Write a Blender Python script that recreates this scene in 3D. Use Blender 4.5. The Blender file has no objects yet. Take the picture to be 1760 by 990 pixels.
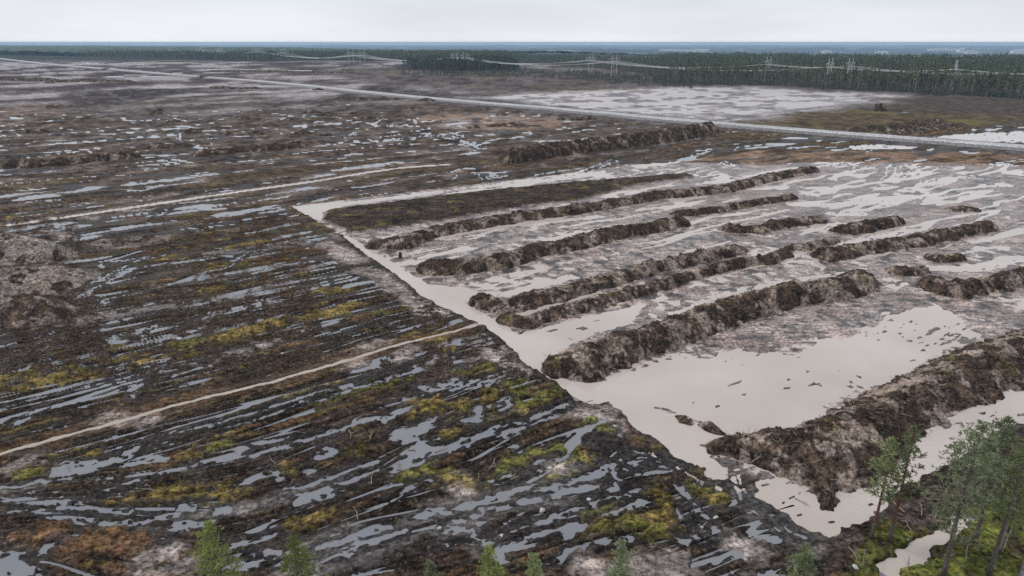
import bpy, math, random
import numpy as np

# ------------------------------------------------------------------ camera, world, sun, exposure
SC = bpy.context.scene
COL = SC.collection
H = 42.0                      # camera height (m)
F = 1173.0                    # focal length in photo pixels (1760 wide)
VH = 72.5                     # true horizon row in the photo
PITCH = math.atan((495 - VH) / F)
SP, CP = math.sin(PITCH), math.cos(PITCH)

cam_d = bpy.data.cameras.new("camera")
cam_d.sensor_width = 36.0
cam_d.lens = 36.0 * F / 1760.0
cam_d.clip_start = 0.5
cam_d.clip_end = 90000
cam = bpy.data.objects.new("camera", cam_d)
cam.location = (0, 0, H)
cam.rotation_euler = (math.pi / 2 - PITCH, 0, 0)
COL.objects.link(cam)
SC.camera = cam

SUN_EL, SUN_AZ = math.radians(50), math.radians(-70)      # azimuth clockwise from +Y
world = bpy.data.worlds.new("World")
SC.world = world
world.use_nodes = True
nt = world.node_tree
for n in list(nt.nodes):
    nt.nodes.remove(n)
def wn(t, **kw):
    n = nt.nodes.new(t)
    for k, v in kw.items():
        setattr(n, k, v)
    return n
w_out = wn('ShaderNodeOutputWorld')
sky = wn('ShaderNodeTexSky', sky_type='NISHITA', sun_disc=False)
sky.sun_elevation = SUN_EL
sky.sun_rotation = SUN_AZ
bg1 = wn('ShaderNodeBackground'); bg1.inputs['Strength'].default_value = 0.07
nt.links.new(sky.outputs[0], bg1.inputs['Color'])
tc = wn('ShaderNodeTexCoord')
sep = wn('ShaderNodeSeparateXYZ'); nt.links.new(tc.outputs['Generated'], sep.inputs[0])
rampw = wn('ShaderNodeValToRGB')
r = rampw.color_ramp
r.elements[0].position = 0.0; r.elements[0].color = (0.90, 0.92, 0.95, 1)
r.elements[1].position = 1.0; r.elements[1].color = (0.66, 0.70, 0.78, 1)
e = r.elements.new(0.012); e.color = (0.84, 0.87, 0.91, 1)
e = r.elements.new(0.05); e.color = (0.785, 0.82, 0.88, 1)
nt.links.new(sep.outputs['Z'], rampw.inputs[0])
mp = wn('ShaderNodeMapping'); mp.inputs['Scale'].default_value = (2.2, 2.2, 14)
nt.links.new(tc.outputs['Generated'], mp.inputs[0])
nz = wn('ShaderNodeTexNoise'); nz.inputs['Scale'].default_value = 1.3; nz.inputs['Detail'].default_value = 5
nt.links.new(mp.outputs[0], nz.inputs['Vector'])
mrw = wn('ShaderNodeMapRange'); mrw.inputs[1].default_value = 0.3; mrw.inputs[2].default_value = 0.7
mrw.inputs[3].default_value = 0.93; mrw.inputs[4].default_value = 1.10
nt.links.new(nz.outputs[0], mrw.inputs[0])
mulw = wn('ShaderNodeVectorMath', operation='SCALE')
nt.links.new(rampw.outputs[0], mulw.inputs[0]); nt.links.new(mrw.outputs[0], mulw.inputs['Scale'])
bg2 = wn('ShaderNodeBackground'); bg2.inputs['Strength'].default_value = 1.0
nt.links.new(mulw.outputs[0], bg2.inputs['Color'])
mixw = wn('ShaderNodeMixShader'); mixw.inputs[0].default_value = 0.92
nt.links.new(bg1.outputs[0], mixw.inputs[1]); nt.links.new(bg2.outputs[0], mixw.inputs[2])
nt.links.new(mixw.outputs[0], w_out.inputs['Surface'])

sun_d = bpy.data.lights.new("sun", 'SUN')
sun_d.energy = 1.3
sun_d.angle = math.radians(24)
sun_d.color = (1.0, 0.94, 0.86)
sun = bpy.data.objects.new("sun", sun_d)
sun.rotation_euler = (math.pi / 2 - SUN_EL, 0, math.pi - SUN_AZ)
sun.location = (0, 0, 200)
COL.objects.link(sun)

SC.view_settings.view_transform = 'Standard'
SC.view_settings.look = 'None'
SC.view_settings.exposure = 0.0
SC.view_settings.gamma = 1.0
SC.render.engine = 'CYCLES'
SC.cycles.max_bounces = 6
SC.cycles.transparent_max_bounces = 12
SC.cycles.use_denoising = False
SC.cycles.sample_clamp_indirect = 3.0
SC.cycles.volume_bounces = 1

# ------------------------------------------------------------------ photo pixel -> place on the ground
TILE = {'A': (0, 50), 'B': (560, 50), 'C': (1160, 50), 'D': (0, 330), 'E': (560, 330), 'F': (1160, 330),
        'G': (0, 660), 'H': (560, 660), 'I': (1160, 660)}
TILE = {k: (v[0], v[1], 600 / 1760) for k, v in TILE.items()}
for k, o in {'1': (0, 330), '2': (300, 380), '3': (0, 500), '4': (300, 500), '5': (600, 560), '6': (1000, 700),
             '7': (0, 70), '8': (300, 70)}.items():
    TILE[k] = (o[0], o[1], 300 / 1747)
TILE['P'] = (0, 0, 1.0)

def ray(u, v):
    x, y = (u - 880) / F, (495 - v) / F
    return np.array([x, CP + y * SP, -SP + y * CP])

def gp(u, v, z=0.0):
    d = ray(u, v)
    t = (z - H) / d[2]
    return (d[0] * t, d[1] * t)

def T(tile, pts):
    ox, oy, s = TILE[tile]
    return [gp(ox + x * s, oy + y * s) for x, y in pts]

def height_for(x, y, v):
    """height of the point above ground place (x, y) seen in photo row v"""
    k = (495 - v) / F
    # (y, z-H) along ray: (CP + k SP, -SP + k CP)
    return H + y * (-SP + k * CP) / (CP + k * SP)

# ------------------------------------------------------------------ noise
rngp = np.random.RandomState(7)
PERM = rngp.permutation(4096).astype(np.int64)
GANG = rngp.rand(4096) * 2 * np.pi
GX, GY = np.cos(GANG), np.sin(GANG)

def perlin(x, y, seed=0):
    x = np.asarray(x, float) + seed * 17.31; y = np.asarray(y, float) + seed * 41.77
    xi = np.floor(x).astype(np.int64); yi = np.floor(y).astype(np.int64)
    xf = x - xi; yf = y - yi
    u = xf * xf * xf * (xf * (xf * 6 - 15) + 10); v = yf * yf * yf * (yf * (yf * 6 - 15) + 10)
    def g(ix, iy, dx, dy):
        h = PERM[(ix + PERM[iy & 4095]) & 4095]
        return GX[h] * dx + GY[h] * dy
    a = g(xi, yi, xf, yf); b = g(xi + 1, yi, xf - 1, yf)
    c = g(xi, yi + 1, xf, yf - 1); d = g(xi + 1, yi + 1, xf - 1, yf - 1)
    return ((a + (b - a) * u) * (1 - v) + (c + (d - c) * u) * v) * 1.5

def fbm(x, y, octs=3, seed=0, gain=0.5):
    s = 0; amp = 1; n = 0
    for i in range(octs):
        s = s + amp * perlin(x * 2 ** i, y * 2 ** i, seed + i * 3)
        n += amp; amp *= gain
    return s / n * 1.3

def ss(a, b, x):
    t = np.clip((x - a) / (b - a), 0, 1)
    return t * t * (3 - 2 * t)

def lerp(a, b, t):
    return a + (b - a) * t

def mixc(col, c, m):
    c = np.asarray(c)
    return col + (c - col) * m[:, None]

AN = math.radians(36)
CA, SA = math.cos(AN), math.sin(AN)
def ab(x, y):
    return x * CA + y * SA, -x * SA + y * CA

def line_dist(x, y, pts, maxd, widths=None):
    """distance to a polyline (minus interpolated width), maxd where far away"""
    out = np.full(x.shape, float(maxd))
    for i in range(len(pts) - 1):
        (x0, y0), (x1, y1) = pts[i], pts[i + 1]
        w0 = widths[i] if widths else 0; w1 = widths[i + 1] if widths else 0
        m = max(w0, w1) + maxd
        s = np.nonzero((x > min(x0, x1) - m) & (x < max(x0, x1) + m) & (y > min(y0, y1) - m) & (y < max(y0, y1) + m))[0]
        if not len(s):
            continue
        dx, dy = x1 - x0, y1 - y0
        t = np.clip(((x[s] - x0) * dx + (y[s] - y0) * dy) / (dx * dx + dy * dy + 1e-9), 0, 1)
        d = np.hypot(x[s] - x0 - t * dx, y[s] - y0 - t * dy) - (w0 + (w1 - w0) * t)
        out[s] = np.minimum(out[s], d)
    return out

def poly_sd(x, y, pts, maxd):
    """signed distance to a polygon, negative inside, clipped to +-maxd"""
    out = line_dist(x, y, list(pts) + [pts[0]], maxd)
    ins = inside(x, y, pts)
    return np.where(ins, -out, out)

def inside(x, y, pts):
    P = np.array(pts)
    r_ = np.zeros(x.shape, bool)
    s = np.nonzero((x >= P[:, 0].min()) & (x <= P[:, 0].max()) & (y >= P[:, 1].min()) & (y <= P[:, 1].max()))[0]
    if not len(s):
        return r_
    xx, yy = x[s], y[s]
    c = np.zeros(len(s), bool)
    j = len(P) - 1
    for i in range(len(P)):
        cond = ((P[i, 1] > yy) != (P[j, 1] > yy))
        with np.errstate(divide='ignore', invalid='ignore'):
            xi = (P[j, 0] - P[i, 0]) * (yy - P[i, 1]) / (P[j, 1] - P[i, 1] + 1e-12) + P[i, 0]
        c ^= cond & (xx < xi)
        j = i
    r_[s] = c
    return r_

# ------------------------------------------------------------------ object helpers
def mesh_np(name, verts, faces, mat=None, smooth=True, attrs=None, mats=None, midx=None):
    verts = np.asarray(verts, np.float32); faces = np.asarray(faces, np.int32)
    me = bpy.data.meshes.new(name)
    k = faces.shape[1]
    me.vertices.add(len(verts)); me.vertices.foreach_set('co', verts.ravel())
    me.loops.add(faces.size); me.loops.foreach_set('vertex_index', faces.ravel())
    me.polygons.add(len(faces))
    me.polygons.foreach_set('loop_start', np.arange(0, faces.size, k, dtype=np.int32))
    me.polygons.foreach_set('loop_total', np.full(len(faces), k, np.int32))
    if smooth:
        me.polygons.foreach_set('use_smooth', np.ones(len(faces), bool))
    for an, (dt, data) in (attrs or {}).items():
        at = me.attributes.new(an, dt, 'POINT')
        if dt == 'FLOAT_COLOR':
            d4 = np.ones((len(verts), 4), np.float32); d4[:, :3] = data
            at.data.foreach_set('color', d4.ravel())
        else:
            at.data.foreach_set('value', np.asarray(data, np.float32))
    for m in (mats or ([mat] if mat else [])):
        me.materials.append(m)
    if midx is not None:
        me.polygons.foreach_set('material_index', np.asarray(midx, np.int32))
    me.update(); me.validate()
    return me

def link(name, data, parent=None, loc=None):
    o = bpy.data.objects.new(name, data)
    COL.objects.link(o)
    if parent is not None:
        o.parent = parent
    if loc is not None:
        o.location = loc
    return o

def tag(o, label=None, cat=None, group=None, kind=None):
    if label: o['label'] = label
    if cat: o['category'] = cat
    if group: o['group'] = group
    if kind: o['kind'] = kind
    return o

class MB:
    """collects simple shapes into one mesh"""
    def __init__(self):
        self.v, self.f = [], []
    def tube(self, pts, rads, n=6, cap=True):
        base = len(self.v)
        pts = [np.array(p, float) for p in pts]
        for i, p in enumerate(pts):
            d = pts[min(i + 1, len(pts) - 1)] - pts[max(i - 1, 0)]
            d /= np.linalg.norm(d) + 1e-9
            a = np.array([1, 0, 0]) if abs(d[0]) < 0.8 else np.array([0, 1, 0])
            s = np.cross(d, a); s /= np.linalg.norm(s); t = np.cross(d, s)
            for k in range(n):
                an = 2 * math.pi * k / n
                self.v.append(tuple(p + rads[i] * (math.cos(an) * s + math.sin(an) * t)))
        for i in range(len(pts) - 1):
            for k in range(n):
                a0 = base + i * n + k; a1 = base + i * n + (k + 1) % n
                self.f.append((a0, a1, a1 + n, a0 + n))
        if cap:
            self.f.append(tuple(base + k for k in range(n))[::-1])
            self.f.append(tuple(base + (len(pts) - 1) * n + k for k in range(n)))
        return self
    def box(self, c, s):
        b = len(self.v)
        for dz in (-1, 1):
            for dy in (-1, 1):
                for dx in (-1, 1):
                    self.v.append((c[0] + dx * s[0] / 2, c[1] + dy * s[1] / 2, c[2] + dz * s[2] / 2))
        for q in ((0, 2, 3, 1), (4, 5, 7, 6), (0, 1, 5, 4), (2, 6, 7, 3), (0, 4, 6, 2), (1, 3, 7, 5)):
            self.f.append(tuple(b + i for i in q))
        return self
    def face(self, pts):
        b = len(self.v); self.v += [tuple(p) for p in pts]; self.f.append(tuple(range(b, b + len(pts)))); return self
    def mesh(self, name, mat=None, smooth=False):
        me = bpy.data.meshes.new(name); me.from_pydata(self.v, [], self.f)
        if mat: me.materials.append(mat)
        if smooth:
            me.polygons.foreach_set('use_smooth', np.ones(len(me.polygons), bool))
        me.update(); return me
    def obj(self, name, mat=None, parent=None, smooth=False, loc=None):
        return link(name, self.mesh(name, mat, smooth), parent, loc)

# ------------------------------------------------------------------ materials
def mat_new(name):
    m = bpy.data.materials.new(name); m.use_nodes = True
    t = m.node_tree
    b = t.nodes['Principled BSDF']
    return m, t, b

def soil_material(name, fine=3.0, bump=0.35, streak=(.5, 1.55), bits=.42):
    """colour from the mesh (what the soil is), fine grain from noise in metres"""
    m, t, b = mat_new(name)
    at = t.nodes.new('ShaderNodeAttribute'); at.attribute_name = 'soil'
    aw = t.nodes.new('ShaderNodeAttribute'); aw.attribute_name = 'rough'
    geo = t.nodes.new('ShaderNodeNewGeometry')
    n1 = t.nodes.new('ShaderNodeTexNoise'); n1.inputs['Scale'].default_value = fine; n1.inputs['Detail'].default_value = 4
    n1.inputs['Roughness'].default_value = 0.7
    t.links.new(geo.outputs['Position'], n1.inputs['Vector'])
    mr = t.nodes.new('ShaderNodeMapRange')
    mr.inputs[1].default_value = 0.37; mr.inputs[2].default_value = 0.63; mr.inputs[3].default_value = 0.28; mr.inputs[4].default_value = 1.8
    t.links.new(n1.outputs[0], mr.inputs[0])
    # streaks along the strips and coarser clods
    mpn = t.nodes.new('ShaderNodeMapping'); mpn.inputs['Rotation'].default_value = (0, 0, -math.radians(36)); mpn.inputs['Scale'].default_value = (.22, .8, .8)
    t.links.new(geo.outputs['Position'], mpn.inputs['Vector'])
    n3 = t.nodes.new('ShaderNodeTexNoise'); n3.inputs['Scale'].default_value = 1.0; n3.inputs['Detail'].default_value = 6; n3.inputs['Roughness'].default_value = .72
    t.links.new(mpn.outputs[0], n3.inputs['Vector'])
    mr3 = t.nodes.new('ShaderNodeMapRange'); mr3.inputs[1].default_value = .38; mr3.inputs[2].default_value = .62; mr3.inputs[3].default_value = streak[0]; mr3.inputs[4].default_value = streak[1]
    t.links.new(n3.outputs[0], mr3.inputs[0])
    mm0 = t.nodes.new('ShaderNodeMath'); mm0.operation = 'MULTIPLY'
    t.links.new(mr.outputs[0], mm0.inputs[0]); t.links.new(mr3.outputs[0], mm0.inputs[1])
    n5 = t.nodes.new('ShaderNodeTexNoise'); n5.inputs['Scale'].default_value = .13; n5.inputs['Detail'].default_value = 9; n5.inputs['Roughness'].default_value = .75
    t.links.new(geo.outputs['Position'], n5.inputs['Vector'])
    mr5 = t.nodes.new('ShaderNodeMapRange'); mr5.inputs[1].default_value = .37; mr5.inputs[2].default_value = .63; mr5.inputs[3].default_value = streak[0]; mr5.inputs[4].default_value = streak[1]
    t.links.new(n5.outputs[0], mr5.inputs[0])
    mm = t.nodes.new('ShaderNodeMath'); mm.operation = 'MULTIPLY'
    t.links.new(mm0.outputs[0], mm.inputs[0]); t.links.new(mr5.outputs[0], mm.inputs[1])
    sc = t.nodes.new('ShaderNodeVectorMath'); sc.operation = 'SCALE'
    t.links.new(at.outputs['Color'], sc.inputs[0]); t.links.new(mm.outputs[0], sc.inputs['Scale'])
    # pale bits of root, straw and clay lying on the soil
    n4 = t.nodes.new('ShaderNodeTexNoise'); n4.inputs['Scale'].default_value = fine * .9; n4.inputs['Detail'].default_value = 3; n4.inputs['Roughness'].default_value = .8
    mp4 = t.nodes.new('ShaderNodeMapping'); mp4.inputs['Location'].default_value = (31, 7, 3); t.links.new(geo.outputs['Position'], mp4.inputs['Vector']); t.links.new(mp4.outputs[0], n4.inputs['Vector'])
    mr4 = t.nodes.new('ShaderNodeMapRange'); mr4.inputs[1].default_value = .585; mr4.inputs[2].default_value = .64; mr4.inputs[3].default_value = 0; mr4.inputs[4].default_value = bits
    t.links.new(n4.outputs[0], mr4.inputs[0])
    mx = t.nodes.new('ShaderNodeMix'); mx.data_type = 'RGBA'; t.links.new(mr4.outputs[0], mx.inputs[0])
    t.links.new(sc.outputs[0], mx.inputs[6]); mx.inputs[7].default_value = (.26, .20, .15, 1)
    t.links.new(mx.outputs[2], b.inputs['Base Color'])
    t.links.new(aw.outputs['Fac'], b.inputs['Roughness'])
    ms = t.nodes.new('ShaderNodeMapRange'); ms.inputs[1].default_value = .35; ms.inputs[2].default_value = .85; ms.inputs[3].default_value = .42; ms.inputs[4].default_value = .03
    t.links.new(aw.outputs['Fac'], ms.inputs[0]); t.links.new(ms.outputs[0], b.inputs['Specular IOR Level'])
    bp = t.nodes.new('ShaderNodeBump'); bp.inputs['Strength'].default_value = bump; bp.inputs['Distance'].default_value = 0.25
    t.links.new(n1.outputs[0], bp.inputs['Height']); t.links.new(bp.outputs[0], b.inputs['Normal'])
    return m

def plain(name, col, rough=0.8, var=0.25, scale=2.0, spec=0.3, attr_rand=False):
    m, t, b = mat_new(name)
    geo = t.nodes.new('ShaderNodeNewGeometry')
    n1 = t.nodes.new('ShaderNodeTexNoise'); n1.inputs['Scale'].default_value = scale; n1.inputs['Detail'].default_value = 3
    t.links.new(geo.outputs['Position'], n1.inputs['Vector'])
    mr = t.nodes.new('ShaderNodeMapRange')
    mr.inputs[1].default_value = 0.3; mr.inputs[2].default_value = 0.7; mr.inputs[3].default_value = 1 - var; mr.inputs[4].default_value = 1 + var
    t.links.new(n1.outputs[0], mr.inputs[0])
    sc = t.nodes.new('ShaderNodeVectorMath'); sc.operation = 'SCALE'; sc.inputs[0].default_value = col
    t.links.new(mr.outputs[0], sc.inputs['Scale'])
    last = sc.outputs[0]
    if attr_rand:
        oi = t.nodes.new('ShaderNodeObjectInfo')
        mr2 = t.nodes.new('ShaderNodeMapRange'); mr2.inputs[3].default_value = 0.7; mr2.inputs[4].default_value = 1.35
        t.links.new(oi.outputs['Random'], mr2.inputs[0])
        s2 = t.nodes.new('ShaderNodeVectorMath'); s2.operation = 'SCALE'
        t.links.new(last, s2.inputs[0]); t.links.new(mr2.outputs[0], s2.inputs['Scale']); last = s2.outputs[0]
    t.links.new(last, b.inputs['Base Color'])
    b.inputs['Roughness'].default_value = rough
    b.inputs['Specular IOR Level'].default_value = spec
    return m

def water_material(name, deep, shallow, rough, scale=0.05):
    m, t, b = mat_new(name)
    geo = t.nodes.new('ShaderNodeNewGeometry')
    n1 = t.nodes.new('ShaderNodeTexNoise'); n1.inputs['Scale'].default_value = scale; n1.inputs['Detail'].default_value = 5
    t.links.new(geo.outputs['Position'], n1.inputs['Vector'])
    mx = t.nodes.new('ShaderNodeMix'); mx.data_type = 'RGBA'
    mr = t.nodes.new('ShaderNodeMapRange'); mr.inputs[1].default_value = 0.35; mr.inputs[2].default_value = 0.65
    t.links.new(n1.outputs[0], mr.inputs[0]); t.links.new(mr.outputs[0], mx.inputs[0])
    mx.inputs[6].default_value = (*deep, 1); mx.inputs[7].default_value = (*shallow, 1)
    t.links.new(mx.outputs[2], b.inputs['Base Color'])
    b.inputs['Roughness'].default_value = rough
    b.inputs['IOR'].default_value = 1.33
    n2 = t.nodes.new('ShaderNodeTexNoise'); n2.inputs['Scale'].default_value = 1.6; n2.inputs['Detail'].default_value = 2
    t.links.new(geo.outputs['Position'], n2.inputs['Vector'])
    bp = t.nodes.new('ShaderNodeBump'); bp.inputs['Strength'].default_value = 0.04; bp.inputs['Distance'].default_value = 0.1
    t.links.new(n2.outputs[0], bp.inputs['Height']); t.links.new(bp.outputs[0], b.inputs['Normal'])
    return m

M_SOIL = soil_material('soil', 2.2, 0.5)
M_HEAP = soil_material('heap_soil', 2.6, 0.8, (.65, 1.4), .5)
M_ROAD = soil_material('gravel', 1.2, 0.2, (.9, 1.1), 0)
M_CANOPY = soil_material('canopy', .05, 0., (1, 1), 0)
M_BOG = water_material('bog_water', (0.205, 0.213, 0.232), (0.25, 0.252, 0.262), 0.05, 0.08)
M_SILT = water_material('silt_water', (0.58, 0.512, 0.462), (0.50, 0.435, 0.385), 0.1, 0.06)
M_FARSILT = water_material('shallow_water', (0.52, 0.485, 0.475), (0.47, 0.43, 0.42), 0.38, 0.03)
M_TAN = water_material('ditch_water', (0.46, 0.40, 0.345), (0.40, 0.345, 0.29), 0.12, 0.2)

PEAT = (0.028, 0.0205, 0.0160); WET = (0.036, 0.0285, 0.0235); BROWN = (0.122, 0.070, 0.038); RUST = (0.115, 0.064, 0.036)
OCHRE = (0.175, 0.130, 0.042); GREEN = (0.108, 0.106, 0.029); GREYMUD = (0.155, 0.136, 0.126); CLAY = (0.31, 0.265, 0.240)
PINK = (0.26, 0.19, 0.165); TANC = (0.30, 0.19, 0.13); OLIVE = (0.118, 0.090, 0.043); PURP = (0.125, 0.10, 0.10)
SILTP = (0.40, 0.36, 0.345); GRASS = (0.122, 0.125, 0.034)
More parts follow.
